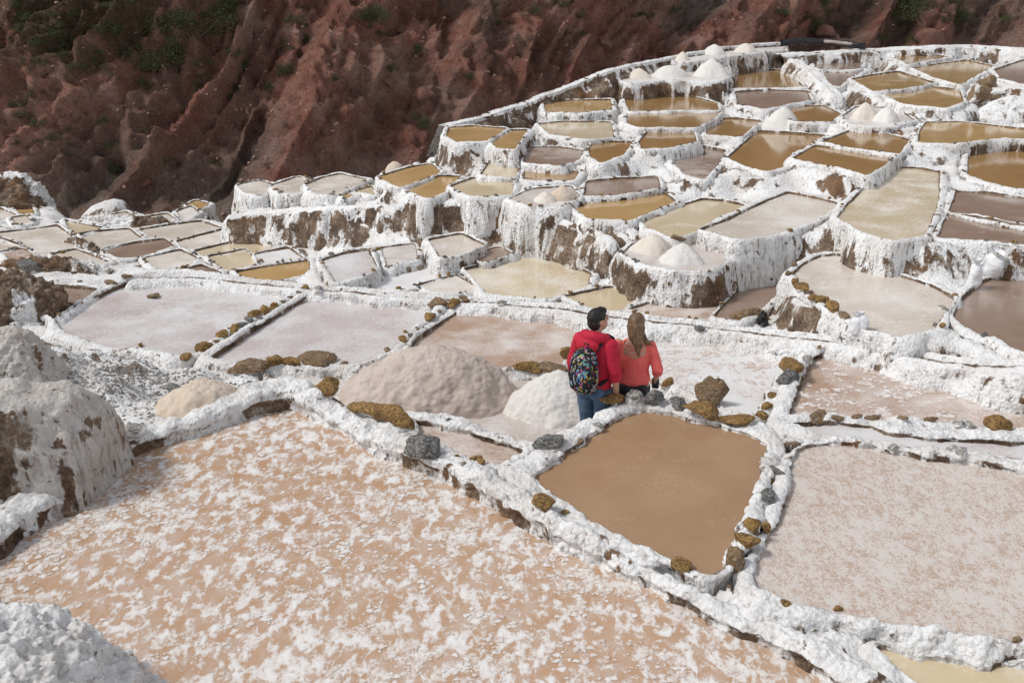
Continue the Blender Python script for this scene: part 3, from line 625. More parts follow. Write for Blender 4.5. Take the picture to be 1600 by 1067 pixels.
# ------------------------------------------------------------------ banks and dikes (open lofts)
BANKS = [
 ('canal_bank', 'long white canal bank with a brown water groove running across the middle', 'canal', [(170,446,-.42),(215,434,-.42),(300,431,-.42),(400,441,-.4),(500,453,-.39),(640,463,-.37),(800,472,-.35),(900,487,-.34),(960,496,-.33),(1100,507,-.31),(1170,516,-.28),(1280,531,-.21),(1360,541,-.18),(1440,559,-.13),(1500,567,-.05),(1600,568,.10),(1750,572,.25)], .42, .35, .7, True, .12, .35),
 ('terrace_ledge', 'long salt ledge with a thin groove along the top of the streaked wall', 'ledge', [(338,336,-.45),(420,327,-.32),(520,320,-.08),(620,316,.12),(720,311,.22),(780,312,.24),(840,325,.2),(900,345,.16),(950,362,.12),(985,378,.1)], .5, .3, 1.1, True, .66, .22),
 ('crest_dike', 'white rim along the brown crest beside the red hillside', 'dike', [(690,197,.75),(760,181,.85),(850,151,.98),(900,129,1.2),(955,108,1.5),(1000,99,1.5),(1090,81,1.55),(1160,71,1.55),(1225,68,1.55)], .22, .8, .9, False, .85, .6),
 ('top_dike', 'white and brown wall along the very top right terraces', 'dike', [(1215,86,1.38),(1290,80,1.42),(1360,77,1.45),(1450,74,1.5),(1530,70,1.55),(1660,80,1.5)], .5, .6, .7, False, .5, .3),
 ('cross_dike', 'sloping white dike left of the small pans wedged below the top wall', 'dike', [(1236,90,1.35),(1262,106,1.25),(1288,130,1.12),(1312,152,1.0)], .35, .5, .5, False, .3, .3),
 ('left_bank', 'tall grey-white salt bank rising from the foreground pan at left', 'salt bank', [(-260,640,1.0),(-120,618,1.0),(-20,607,.97),(60,606,.92),(120,614,.82),(160,650,.6),(183,690,.36)], .55, 1.2, 1.3, False, .52, .30),
]
def build_dike(spec, idx):
    name, label, cat, path, width, dl, dr, groove, dirt, flare = spec
    W = np.array([at(u, v, z) for u, v, z in path])
    W = chaikin(W, 2, False)
    dist = float(np.linalg.norm(W[:, :2], axis=1).min() + 2)
    step = min(max(dist * .0028, .022), .05)
    P3, s = resample(W, step, False)
    P, zb = P3[:, :2], P3[:, 2]
    N = normals2(P, False)
    for c in (0, 1): N[:, c] = smooth1(N[:, c], 20, False)
    N /= np.linalg.norm(N, axis=1, keepdims=True)
    seed = 900 + idx * 11
    wv = width * (1 + .2 * fbm(P3 * 1.5, 2, seed)); hv = .05 * fbm(P3 * 1.3, 3, seed + 1)
    if name == 'left_bank': hv = .16 * fbm(P3 * 1.6, 3, seed + 1)
    g = .07 if groove else 0.0
    for e in ((0, 1) if name in ('cross_dike', 'terrace_ledge', 'left_bank', 'canal_bank') else ()):
        se = s if e == 0 else s[-1] - s
        zb = zb - .55 * np.exp(-(se / .16) ** 2)
    # runs from the far side (left of travel = -N) to the near side (+N)
    prof = [(-wv * .5 - .05 - flare * dl, -dl), (-wv * .5 - .04, -.10), (-wv * .38, -.01 + hv), (-.13 - wv * .06, hv + .03), (-.075, hv - g), (.055, hv - g), (.11, hv + .03),
            (wv * .4, hv), (wv * .55, -.08 + hv), (wv * .55 + .04 + flare * dr * .35, -dr * .4), (wv * .55 + .05 + flare * dr, -dr)]
    offs = np.stack([np.broadcast_to(o, (len(P),)) for o, _ in prof], 1).astype(float)
    hts = np.stack([np.broadcast_to(q, (len(P),)) for _, q in prof], 1).astype(float)
    me = build_bank(P, zb, N, offs, hts, False, step, dist, seed, dirt, (1.0, 7.4), wl_dirt=0.3, name=name, streak=1.0 if name != 'left_bank' else .9, calm=(lambda T: 1 - .85 * sstep(3.4, 4.0, T) * (1 - sstep(5.0, 5.6, T))) if groove else None, grime=.30 if name == 'left_bank' else 0, mat=M['salt_old'] if name == 'left_bank' else None)
    if groove:                                           # earth in the groove
        a = me.attributes['dirt']; n = len(a.data); vals = np.zeros(n, np.float32); a.data.foreach_get('value', vals)
        co = np.zeros(n * 3, np.float32); me.vertices.foreach_get('co', co); co = co.reshape(-1, 3)
        nr = n // len(P)
        off = np.tile(np.linspace(0, 1, nr), len(P))
        O, Hh, tt = refine(offs, hts, step)
        T = np.tile(tt, len(P))
        vals = np.maximum(vals, .95 * sstep(3.55, 3.95, T) * (1 - sstep(5.05, 5.4, T)) )
        a.data.foreach_set('value', vals)
    o = link(name, me)
    tag(o, label, cat)
    return P3
DIKE_P = {b[0]: build_dike(b, i) for i, b in enumerate(BANKS)}

# ------------------------------------------------------------------ terrain that carries the pans
CTRL = [(230,665,.12),(330,628,.10),(430,596,-.12),(120,592,.15),(200,568,-.15),(60,548,.05),(300,580,-.25),(150,545,-.35),(30,520,-.2),(-60,520,.0),(380,590,-.2),(692,226,.5),(672,240,.36),(650,252,.28)]
ctrl = np.array([at(*c) for c in CTRL] + [(0, 1.2, 2.3), (-2, 1.6, 2.2), (2, 1.2, 2.2), (0, 2.6, .9), (2.5, 2.4, .8), (-2.6, 3.0, 1.2), (-4.5, 4.0, 1.4), (-6, 6.5, 1.0), (5, 3, .6), (7, 6, .3), (8.5, 9, .2),
        (-9, 10, -.2), (-12, 15, -.8), (-16, 22, -1.6), (-11, 27, -1.9), (-7, 27, -1.6), (14, 14, .9), (17, 20, 1.3), (21, 28, 1.6), (24, 36, 1.6), (6, 36, -.2), (0, 30, -.6), (12, 41, .6)])
for (u, v, z) in [(300,312,-1.5),(345,318,-.7),(390,280,-.15),(460,273,-.05),(530,268,.05),(600,258,.25),(650,240,.4),(692,200,.72),(740,190,.78),(800,168,.9),(850,150,.98),(900,129,1.2),(955,108,1.5),(1020,95,1.5),(1100,78,1.55),(1220,66,1.55),(1300,74,1.45),(1400,72,1.5),(1500,68,1.55),(1600,72,1.5),(1700,76,1.5)]:
    c = at(u, v, z); k = c[:2] / np.linalg.norm(c[:2])       # behind the crest the ground falls away to the ravine
    for dd, dz in ((1.6, 1.1), (3.5, 2.4), (7, 3.6)):
        ctrl = np.vstack([ctrl, [c[0] + k[0] * dd, c[1] + k[1] * dd, max(z - dz * (.35 if 560 < u < 745 and dd < 6 else 1), -3.4)]])
az = np.linspace(math.radians(-48), math.radians(48), 420)
rr = np.exp(np.linspace(math.log(1.0), math.log(56.0), 520))
A, Rr = np.meshgrid(az, rr, indexing='ij')
TX = np.stack([np.sin(A) * Rr, np.cos(A) * Rr], -1).reshape(-1, 2)
num = np.zeros(len(TX)); den = np.zeros(len(TX)); cap = np.full(len(TX), 99.0)
for pid, OP in COARSE.items():
    lo, hi = BB[pid]; c = OP.mean(0); rad = np.linalg.norm(hi - lo) * .5
    far = np.linalg.norm(TX - c, axis=1)
    d = np.maximum(far - rad * .7, .3); ins = np.zeros(len(TX), bool)
    m = far < rad + 3.0
    dd, ii = seg_dist(TX[m], OP); d[m] = np.where(ii, 0, dd); ins[m] = ii
    z = PANS[pid][0]
    wt = math.exp(-3.5 * z) / (d + .12) ** 6
    num += wt * (z - .02); den += wt
    cap = np.where(d < .12, np.minimum(cap, z - .16), cap)
for c in ctrl:
    d = np.linalg.norm(TX - c[:2], axis=1)
    wt = math.exp(-3.5 * c[2]) / (d + .25) ** 6; num += wt * c[2]; den += wt
for nm, P3 in DIKE_P.items():
    if nm == 'left_bank': continue
    sub = P3[::max(1, len(P3) // 40)]
    for c in sub:
        d = np.linalg.norm(TX - c[:2], axis=1)
        wt = .3 * math.exp(-3.5 * c[2]) / (d + .25) ** 6; num += wt * (c[2] - .22); den += wt
TZ = num / den
TV = np.c_[TX, TZ]
rd = np.linalg.norm(TX, axis=1)
rough = .05 * fbm(TV * 2.2, 4, 501) + .03 * (.5 - worley(TV * 6, 77)) + .02 * fbm(TV * 11, 2, 31)
TV[:, 2] = np.minimum(TZ + rough, cap)
tn = np.abs(grid_normals(TV.reshape(len(az), len(rr), 3), False).reshape(-1, 3)[:, 2])
tdirt = np.clip(sstep(-.05, .4, fbm(TV * 3.1 + 7 + .7 * fbm(TV * 5, 2, 3)[:, None], 5, 61)) * .6 + .55 * sstep(.85, .5, tn) + .35 * fbm(TV * 5, 3, 12), 0, 1)
gx, gy = TV[:, 0], TV[:, 1]
rub = at(180, 590, 0)                                      # grey rubble slope at left
tdirt = np.maximum(tdirt, .62 * np.exp(-((gx - rub[0]) ** 2 / 2.2 + (gy - rub[1]) ** 2 / 1.6)) * (.6 + .8 * fbm(TV * 4, 4, 9)))
me = mesh_np('terraced_ground', TV, grid_faces(len(az), len(rr), False)[:, ::-1], M['salt'], True, {'dirt': tdirt})
tag(link('terraced_ground', me), None, None, kind='structure')
# ------------------------------------------------------------------ the red hillside
def mat_cliff():
    t = NT('red_earth'); P = t.pos()
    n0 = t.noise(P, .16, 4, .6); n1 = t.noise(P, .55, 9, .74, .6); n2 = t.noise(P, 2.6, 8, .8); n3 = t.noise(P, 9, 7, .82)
    red = t.ramp(n1, [(.30, (.32, .125, .088)), (.45, (.52, .225, .16)), (.58, (.66, .365, .28)), (.72, (.74, .53, .44))])
    grey = t.ramp(n2, [(.3, (.23, .17, .138)), (.5, (.40, .315, .26)), (.72, (.60, .51, .44))])
    g = t.attr('grey')
    gm = t.ramp(t.math('ADD', g, t.math('MULTIPLY', t.math('SUBTRACT', n2, .5), .5)), [(.35, 0.0), (.68, 1.0)])
    col = t.mix(gm, red, grey)
    col = t.mix(t.ramp(n3, [(.38, .65), (.48, 0.0)]), col, (.085, .046, .035))  # crevice shade painted into the colour where the bump height is low
    col = t.mix(t.ramp(n3, [(.56, 0.0), (.66, .6)]), col, (.58, .40, .33))
    col = t.mix(t.ramp(t.noise(P, .34, 5, .65, .5), [(.50, 0.0), (.66, .75)]), col, t.ramp(n2, [(.35, (.065, .040, .031)), (.65, (.18, .118, .092))]))  # dark earth patches that also paint deep shadow into the slope's colour
    sc = t.ramp(t.math('ADD', t.attr('scree'), t.math('MULTIPLY', t.math('SUBTRACT', n2, .5), .8)), [(.55, 0.0), (1.05, .7)])
    col = t.mix(sc, col, t.ramp(n3, [(.35, (.24, .135, .105)), (.65, (.50, .34, .28))]))
    olive = t.ramp(t.noise(P, 6, 5, .7), [(.35, (.055, .054, .026)), (.6, (.14, .125, .066)), (.75, (.27, .22, .14))])
    v = t.attr('green')
    vm = t.ramp(t.math('ADD', v, t.math('MULTIPLY', t.math('SUBTRACT', t.noise(P, 1.6, 5, .7), .5), 1.1)), [(.58, 0.0), (.78, .75)])
    col = t.mix(vm, col, olive)
    n4 = t.noise(P, 26, 4, .7)
    col = t.mix(t.ramp(n4, [(.34, .45), (.46, 0.0)]), col, (.09, .052, .040))  # fine shading painted dark into the small hollows
    col = t.mix(t.ramp(n4, [(.60, 0.0), (.72, .45)]), col, (.55, .42, .36))
    h = t.math('ADD', t.math('ADD', t.math('MULTIPLY', n2, 1.0), t.math('MULTIPLY', n3, .7)), t.math('MULTIPLY', n4, .3))
    return t.done(col, .95, t.bump(h, 1.0, .50), .15)
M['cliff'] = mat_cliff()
base = np.array([(-52, 33, -2.8), (-30, 30, -2.9), (-17, 28.6, -2.9), (-9, 28.6, -2.7), (-4, 31, -2.2), (3, 36.5, -1.2), (12, 41.5, -.3), (22, 45, .1), (40, 47, .6), (70, 48, .8)], float)
bl, bs = resample(chaikin(base, 3, False), .10, False)
bn = normals2(bl[:, :2], False)
for c in (0, 1): bn[:, c] = smooth1(bn[:, c], 60, False)
bn = -bn / np.linalg.norm(bn, axis=1, keepdims=True)       # uphill, away from the camera
if bn[len(bn) // 2, 1] < 0: bn = -bn
tv = np.r_[np.linspace(-2.0, 14, 165), np.linspace(14.4, 46, 60)]
S, T = np.meshgrid(bs, tv, indexing='ij')
sp = np.stack([S, T, S * 0], -1).reshape(-1, 3)
warp = fbm(sp * .12, 3, 71) * 2.0
qd = (S.ravel() - .95 * T.ravel()) * .7 + warp             # ribs lean up to the right
qa = (S.ravel() + .95 * T.ravel()) * .7
rib = ridged(np.stack([qd * .17, qa * .035, qd * 0], -1), 3, 5)
rib2 = ridged(np.stack([qd * .55, qa * .10, qd * 0 + 3], -1), 4, 25)
crag = fbm(sp * .55 + 9, 5, 33, .58)
blk = .5 - worley(sp * np.array([.9, .9, 1]) + .6 * np.stack([fbm(sp * .8, 2, 3), fbm(sp * .8, 2, 4), sp[:, 2]], -1), 91)
rib3 = ridged(np.stack([qd * 1.6, qa * .22, qd * 0 + 5], -1), 3, 27)
disp = 1.7 * rib + .9 * rib2 + .42 * rib3 + .8 * crag + .5 * np.maximum(blk, -.15) * sstep(-.2, .3, crag) + .42 * fbm(sp * 2.2, 4, 57, .62) + .34 * (.5 - worley(sp * 2.4, 19)) * sstep(-.2, .4, fbm(sp * .7, 2, 66))
disp = disp * sstep(-2.2, 2.5, T.ravel())
slope = math.radians(47)
ct, st = math.cos(slope), math.sin(slope)
CV = np.zeros((len(sp), 3))
B3 = np.repeat(bl, len(tv), 0); N3 = np.repeat(bn, len(tv), 0)
up = T.ravel()
CV[:, 0] = B3[:, 0] + N3[:, 0] * (up * ct - disp * st)
CV[:, 1] = B3[:, 1] + N3[:, 1] * (up * ct - disp * st)
CV[:, 2] = B3[:, 2] + up * st + disp * ct
uu = 800 + FPX * CV[:, 0] / np.maximum(CV[:, 1] * CP - (CV[:, 2] - CAM_Z) * SP, 1)
grey = np.clip(.30 + .55 * fbm(sp * .14 + 4, 3, 44) + .35 * sstep(0, 14, CV[:, 0]) - .25 * rib2, 0, 1)
green = np.clip(.20 + .5 * fbm(sp * .18 + 2, 3, 48) + .42 * sstep(-8, -13, CV[:, 0]) * sstep(2.5, 6, up) + .3 * sstep(12, 17, CV[:, 0]) * sstep(1, 4, up), 0, 1)
fc = grid_faces(len(bs), len(tv), False)[:, ::-1]
scree_a = sstep(.05, .5, fbm(np.stack([qd * .75, qa * .06, qd * 0 + 8], -1), 4, 83) + .35 * fbm(sp * .3, 2, 84))
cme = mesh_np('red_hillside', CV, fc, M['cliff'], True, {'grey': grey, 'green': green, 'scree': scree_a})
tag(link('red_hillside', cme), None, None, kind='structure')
BV = BVHTree.FromPolygons([Vector(v) for v in CV], [tuple(int(i) for i in f) for f in fc])
def on_cliff(u, v):
    d = Vector(ray(u, v)).normalized()
    hit = BV.ray_cast(Vector((0, 0, CAM_Z)), d)
    return hit[0], hit[1]

# ------------------------------------------------------------------ rocks
def rock_mesh(seed, sx=1, sy=1, sz=.75, sub=3, cuts=9, mat=None, rough=.24):
    rng = random.Random(seed)
    bm = bmesh.new(); bmesh.ops.create_icosphere(bm, subdivisions=sub, radius=1)
    V = np.array([v.co for v in bm.verts])
    for _ in range(cuts):                                  # flat broken faces
        n = np.array([rng.gauss(0, 1) for _ in range(3)]); n /= np.linalg.norm(n)
        d = rng.uniform(.42, .80); e = V @ n - d
        V -= np.where(e > 0, e * .96, 0)[:, None] * n
    r = 1.18 + rough * fbm(V * 1.6 + seed * 3.1, 3, seed) + rough * .5 * fbm(V * 4.5, 2, seed + 3)
    V = V * r[:, None] * np.array([sx, sy, sz])
    for v, c in zip(bm.verts, V): v.co = c
    for f in bm.faces: f.smooth = True
    me = bpy.data.meshes.new('rock'); bm.to_mesh(me); bm.free()
    if mat: me.materials.append(mat)
    return me
bpy.context.view_layer.update()
DG = bpy.context.evaluated_depsgraph_get()
def touch(u, v):
    ok, loc, nrm, _, ob, _ = scene.ray_cast(DG, Vector((0, 0, CAM_Z)), Vector(ray(u, v)).normalized())
    return loc if ok else None
def put_rock(u, v, w, h, z, mat, label, seed, cat='rock', name='rock', rot=None, depth=1.0):
    """rock whose visible outline is about w x h photo pixels, centred at (u, v); z is the level it sits on"""
    foot = touch(u, v + h * .38)
    z = foot.z; y = foot[1]; m = mpp(y)
    sx = w * m * .5; szz = max(h * m * .55, .02)
    o = link(name, rock_mesh(seed, sx, sx * depth * .8, szz, 4, 9, M[mat]))
    o.location = (foot[0], foot[1] + sx * .35, z + szz * .55)
    rng = random.Random(seed)
    o.rotation_euler = rot or (rng.uniform(-.12, .12), rng.uniform(-.15, .15), rng.uniform(-.5, .5))
    tag(o, label, cat)
    return o
ROCKS = [
 (512,606,50,30,.14,'rock_ochre','rounded layered ochre rock on the dike left of the big heap'),
 (661,699,56,34,.14,'rock_grey','dark grey rock set in thick salt on the foreground dike'),
 (1113,615,46,50,-.15,'rock_brown','upright brown-grey boulder standing right of the woman'),
 (1100,641,58,26,.16,'rock_ochre','wide ochre rock below the upright boulder'),
 (1152,656,56,14,.16,'rock_ochre','flat ochre slab right of the upright boulder'),
 (960,627,40,17,.16,'rock_ochre','orange-brown rock on the pan rim in front of the man'),
 (988,620,28,22,.16,'rock_salty','reddish grey angular rock on the rim in front of the woman'),
 (1022,624,30,24,.16,'rock_grey','dark grey rock on the rim right of the woman'),
 (1061,632,32,18,.14,'rock_grey','flat dark rock between the dark grey rock and the wide ochre rock'),
 (865,690,56,28,.12,'rock_grey','black and white pitted rock where the dike meets the muddy pan'),
 (1147,878,46,46,.16,'rock_brown','cracked brown block at the front corner of the muddy pan'),
 (1168,846,42,28,.17,'rock_ochre','ochre rock just behind the cracked brown block'),
 (1178,818,28,28,.17,'rock_ochre','left one of two ochre stones side by side on the dike'),
 (1197,822,18,28,.17,'rock_ochre','slim right one of two ochre stones side by side on the dike'),
 (205,671,42,28,.16,'rock_salty','layered grey-brown rock at the corner of the foreground pan, left'),
 (824,574,42,26,-.44,'rock_ochre','flat-topped ochre rock right of the big heap'),
 (866,579,46,20,-.44,'rock_brown','low brown rock between the flat-topped ochre rock and the backpack'),
 (888,555,26,22,-.44,'rock_ochre','ochre rock just left of the backpack'),
 (902,538,16,18,-.44,'rock_brown','dark rock half hidden behind the red hood'),
 (43,419,32,22,-.80,'rock_grey','black boulder at the left edge in the valley'),
 (250,343,13,10,-1.25,'rock_grey','small dark green-grey boulder among the valley pans'),
 (385,577,60,18,-.2,'rock_brown','flat brown slab at the corner behind the tan heap'),
 (425,565,32,16,-.4,'rock_ochre','pale ochre rock left in the row before the lilac pan'),
 (455,564,26,16,-.4,'rock_ochre','pale ochre rock in the middle of the row before the lilac pan'),
 (494,563,54,18,-.4,'rock_brown','long brown salt-speckled rock right in the row before the lilac pan'),
 (240,462+0,20,10,-.38,'rock_brown','small brown stone on the bank above the lilac pan'),
 (1045,598,24,14,-.42,'rock_ochre','small ochre rock at the edge of the white pan right of the camera'),
 (275,608,30,16,.0,'rock_grey','dark grey stone at the left foot of the tan heap'),
 (1060,373,20,10,.15,'rock_brown','brown stone at the edge of the yellowish cream pan'),
]
for i, r in enumerate(ROCKS): put_rock(*r, 300 + i)
# the long ochre slab: a bent, log-like stone on the foreground dike
def slab():
    pts = [at(548, 634, .20), at(585, 640, .24), at(620, 648, .26), at(648, 672, .15)]
    P3, s = resample(chaikin(np.array(pts), 2, False), .02, False)
    n = len(P3); V = []
    d = np.gradient(P3, axis=0); d /= np.linalg.norm(d, axis=1, keepdims=True)
    for k in range(n):
        t = k / (n - 1); r = .085 * (math.sin(math.pi * min(1, .12 + t * .9)) ** .35) * (.75 + .5 * t)
        side = np.cross(d[k], (0, 0, 1)); side /= np.linalg.norm(side); upv = np.cross(side, d[k])
        for a in range(20):
            th = a / 20 * 2 * math.pi
            V.append(P3[k] + side * math.cos(th) * r * 1.15 + upv * math.sin(th) * r * .8)
    V = np.array(V)
    c = np.repeat(P3, 20, 0); nn = V - c; nn /= np.linalg.norm(nn, axis=1, keepdims=True)
    V = V + nn * (.03 * fbm(V * 7, 3, 8) + .02 * fbm(V * np.array([20, 20, 20]), 2, 9))[:, None]
    F = []
    for k in range(n - 1):
        for a in range(20):
            F.append((k * 20 + a, k * 20 + (a + 1) % 20, (k + 1) * 20 + (a + 1) % 20, (k + 1) * 20 + a))
    for e in (0, n - 1):
        V = np.vstack([V, P3[e] + d[e] * (-.03 if e == 0 else .03)]); ci = len(V) - 1
        for a in range(20): F.append((e * 20 + a, e * 20 + (a + 1) % 20, ci, ci))
    bm = bmesh.new(); vs_ = [bm.verts.new(v) for v in V]
    for f in F:
        f2 = []
        for i_ in f:
            if i_ not in f2: f2.append(i_)
        bm.faces.new([vs_[i_] for i_ in f2]).smooth = True
    bmesh.ops.recalc_face_normals(bm, faces=bm.faces)
    me = bpy.data.meshes.new('rock'); bm.to_mesh(me); bm.free(); me.materials.append(M['rock_ochre'])
    tag(link('rock', me), 'long ochre log-shaped rock lying on the foreground dike', 'rock')
slab()
# stones bedded in the dikes: children of the pan whose rim they crown
STONES = {
 'F10': (-.40, [(290,558,16,'o'),(319,544,24,'o'),(336,533,10,'b'),(348,522,17,'o'),(366,515,21,'o'),(378,507,16,'g'),(387,499,13,'g'),(397,491,17,'o'),(412,486,18,'o'),(427,479,15,'o'),(441,471,9,'b'),(453,464,9,'b'),(466,457,9,'g'),(478,450,11,'o'),(173,441,14,'b'),(198,431,12,'b'),(220,540,10,'o')]),
 'F9': (-.40, [(606,547,12,'b'),(630,531,14,'o'),(641,523,9,'g'),(653,514,9,'b'),(673,495,24,'o'),(687,486,9,'b'),(709,474,18,'o'),(684,473,22,'b'),(726,467,15,'b'),(497,453,17,'w'),(783,475,16,'w'),(537,567,10,'b')]),
 'F7': (-.36, [(1237,574,36,'o'),(1231,590,30,'g'),(1208,618,13,'o'),(1200,635,17,'o'),(1191,650,18,'o'),(1262,562,18,'w'),(1280,543,9,'o'),(1092,512,16,'g')]),
 'F5': (-.22, [(1279,650,26,'b'),(1309,653,20,'b'),(1340,650,14,'b'),(1364,652,20,'b'),(1411,652,14,'b'),(1454,654,16,'b'),(1500,664,18,'w'),(1518,666,18,'w'),(1561,664,36,'o')]),
 'F2': (.27, [(1213,736,24,'g'),(1206,753,11,'o'),(1199,771,30,'g'),(905,690,16,'b'),(935,668,18,'w'),(742,717,18,'o'),(850,786,34,'o'),(884,800,12,'o'),(1066,884,30,'o'),(1228,940,16,'o'),(1310,951,14,'o')]),
 'R1': (.14, [(1240,413,12,'b'),(1234,427,12,'b'),(1243,441,14,'o'),(1254,451,22,'o'),(1264,457,12,'b'),(1272,465,15,'o'),(1285,469,18,'o'),(1302,482,23,'o'),(1321,492,22,'b'),(1462,508,10,'g'),(1472,481,12,'w')]),
 'F3': (.2, [(1500,705,32,'w'),(1395,702,20,'w'),(1590,998,18,'b')]),
 'F1': (.22, [(270,645,26,'w'),(752,722,14,'o')]),
}
SM = {}
for key, mt in (('o', 'rock_ochre'), ('b', 'rock_brown'), ('g', 'rock_grey'), ('w', 'rock_salty')):
    SM[key] = [rock_mesh(60 + ord(key) + k * 5, 1, .8, .62, 3, 8, M[mt]) for k in range(3)]
rng = random.Random(11)
def add_stone(root, p, r, key):
    o = link('stone', rng.choice(SM[key]), root)
    o.location = Vector(p)                                 # the wall mesh has its origin at the world origin
    o.scale = (r, r * rng.uniform(.8, 1.1), r * rng.uniform(.8, 1.1))
    o.rotation_euler = (rng.uniform(-.3, .3), rng.uniform(-.3, .3), rng.uniform(0, 6.28))
for pid, (zt, L) in STONES.items():
    for (u, v, w, key) in L:
        p = touch(u, v + w * .15); r = w * mpp(p[1]) * .62
        add_stone(WALL[pid], (p[0], p[1] + r * .2, p[2] + r * .15), r, key)
for pid, (P, N, w, zt) in RIM_TOP.items():                 # small dark stones along the farther rims
    if pid in ('F1', 'F2', 'F3', 'F4', 'F6', 'P0'): continue
    n = 5 if pid[0] == 'F' else rng.randint(6, 12)
    for _ in range(n):
        i = rng.randrange(len(P))
        q = P[i] + N[i] * w[i] * rng.uniform(.3, .9)
        r = rng.uniform(.018, .05)
        add_stone(WALL[pid], (q[0], q[1], zt + r * .1), r, rng.choice('bbggo'))

# ------------------------------------------------------------------ earth and salt mounds
def mound(name, label, cat, c, rx, ry, h, mat, seed, dirt=.3, lump=.05, n=90, sharp=1.0, rot=0.0, sink=.15, res=None, dirt_z=None, freq=1.5, kind=None, grit=0.0, gs=1.0):
    """a heap: radial grid with displaced noise; c is the centre of its base"""
    nr, na = n // 2, n
    th = np.linspace(0, 2 * math.pi, na, endpoint=False); rr_ = np.linspace(0, 1, nr) ** .8
    TH, RR = np.meshgrid(th, rr_, indexing='ij')
    x, y = np.cos(TH) * RR, np.sin(TH) * RR
    ang = np.stack([np.cos(TH), np.sin(TH), TH * 0], -1).reshape(-1, 3)
    edge = 1 + .16 * fbm(ang * 1.3 + seed, 3, seed).reshape(RR.shape)
    prof = (1 - RR ** sharp) if sharp <= 1.25 else (1 - RR ** sharp)
    z = h * prof - sink * RR ** 4
    X = np.stack([x * rx * edge, y * ry * edge, z], -1)
    cr, sr = math.cos(rot), math.sin(rot)
    X = np.stack([X[..., 0] * cr - X[..., 1] * sr, X[..., 0] * sr + X[..., 1] * cr, X[..., 2]], -1)
    nn = grid_normals(X, True)
    V = X.reshape(-1, 3); nn = nn.reshape(-1, 3)
    nn[np.arange(len(nn)) % nr == 0] = (0, 0, 1)
    if nn[nr // 2, 2] < 0: nn = -nn
    nn[np.arange(len(nn)) % nr == 0] = (0, 0, 1)
    d = lump * (fbm(V * freq / max(rx, .2) + seed, 4, seed) * 1.2 + .5 * fbm(V * freq * 5 / max(rx, .2), 3, seed + 4)) * (RR.ravel() ** .5 * .7 + .3)
    if grit > 0: d = d + grit * (.5 - worley(V * 7 * gs + seed, seed + 2)) + .5 * grit * (.5 - worley(V * 17 * gs, seed + 3)) + .4 * grit * fbm(V * 12 * gs, 3, seed + 5)
    ctr = np.arange(len(nn)) % nr == 0
    d[ctr] = d[ctr].mean()
    V = V + nn * d[:, None]
    dv = np.clip(sstep(.15 - dirt, .5 - dirt * .6, fbm(V * np.array([2.2, 2.2, .8]) * 1.2 / max(rx, .4) + seed, 4, seed + 8)), 0, 1)
    me = mesh_np(name, V, grid_faces(na, nr, True), mat, True, {'dirt': dv * min(1, dirt * 2.2)})
    bm = bmesh.new(); bm.from_mesh(me); bmesh.ops.remove_doubles(bm, verts=bm.verts, dist=1e-5); bmesh.ops.recalc_face_normals(bm, faces=bm.faces); bm.to_mesh(me); bm.free()
    o = link(name, me, None, tuple(c))
    return tag(o, label, cat, kind=kind)

def mat_heap(name, c1, c2, c3):
    t = NT(name); P = t.pos()
    n = t.noise(P, 3, 5, .6); f = t.noise(P, 85, 5, .8)
    col = t.mix(t.ramp(n, [(.35, 0.0), (.65, 1.0)]), c1, c2)
    col = t.mix(t.ramp(f, [(.36, .7), (.47, 0.0)]), col, c3)
    return t.done(col, .9, t.bump(t.math('ADD', t.math('MULTIPLY', t.noise(P, 18, 5, .7), .8), f), .45, .025), .2)
M['heap_grey'] = mat_heap('heap_pinkish_grey', (.54, .45, .39), (.64, .55, .49), (.42, .335, .28))
M['heap_white'] = mat_heap('heap_white', (.72, .69, .65), (.77, .745, .71), (.58, .54, .50))
M['heap_tan'] = mat_heap('heap_tan', (.62, .50, .39), (.70, .62, .53), (.44, .33, .24))
M['heap_cream'] = mat_heap('heap_cream', (.70, .63, .54), (.76, .71, .64), (.58, .50, .42))
def heap(u, v, wpx, hpx, z, mat, label, seed, asp=.85, sharp=1.15, lump=.05, n=60):
    """salt heap; (u, v) is the middle of its base in view"""
    f = at(u, v, z); m = mpp(f[1])
    rx = wpx * m * .5
    return mound('salt_heap', label, 'salt heap', (f[0], f[1], z), rx, rx * asp, hpx * m * 1.04, M[mat], seed, 0, lump * rx, n, sharp, grit=.010 if rx > .4 else .008, gs=2.6)
heap(678,622,305,84,-.56,'heap_grey','big pinkish grey salt heap left of the man',11,.72,1.75,.09,300)
heap(872,640,230,68,-.56,'heap_white','white salt heap piled up behind the man',12,.7,1.2,.06,220)
heap(318,632,185,40,.06,'heap_tan','low tan salt heap behind the foreground pan at left',13,.75,1.6,.12,110)
heap(1020,392,84,26,.07,'heap_cream','tan salt cone on the terrace in the centre',14,.9,1.2)
heap(1066,408,86,27,.07,'heap_white','bright white salt cone right of the tan one in the centre',15,.9,1.2)
heap(998,123,48,14,1.18,'heap_cream','leftmost cone in the row of three near the crest',17,.9,1.15)
heap(1046,121,66,16,1.18,'heap_white','broad flat-topped middle heap in the row of three near the crest',18,.9,1.9)
heap(1110,120,62,25,1.18,'heap_white','tallest right cone in the row of three near the crest',19,.9,1.15)
heap(1116,86,44,14,1.43,'heap_white','rounded white heap on the topmost terrace',20,.9,1.5)
heap(1164,82,44,12,1.43,'heap_cream','low pale heap at right on the topmost terrace',21,.9,1.5)
heap(1066,95,30,12,1.43,'heap_cream','small pinkish heap at the left end of the topmost terrace',22,.9,1.2)
heap(1222,199,66,28,.62,'heap_white','single white heap between two small brown pans upper right',23,.8,1.3)
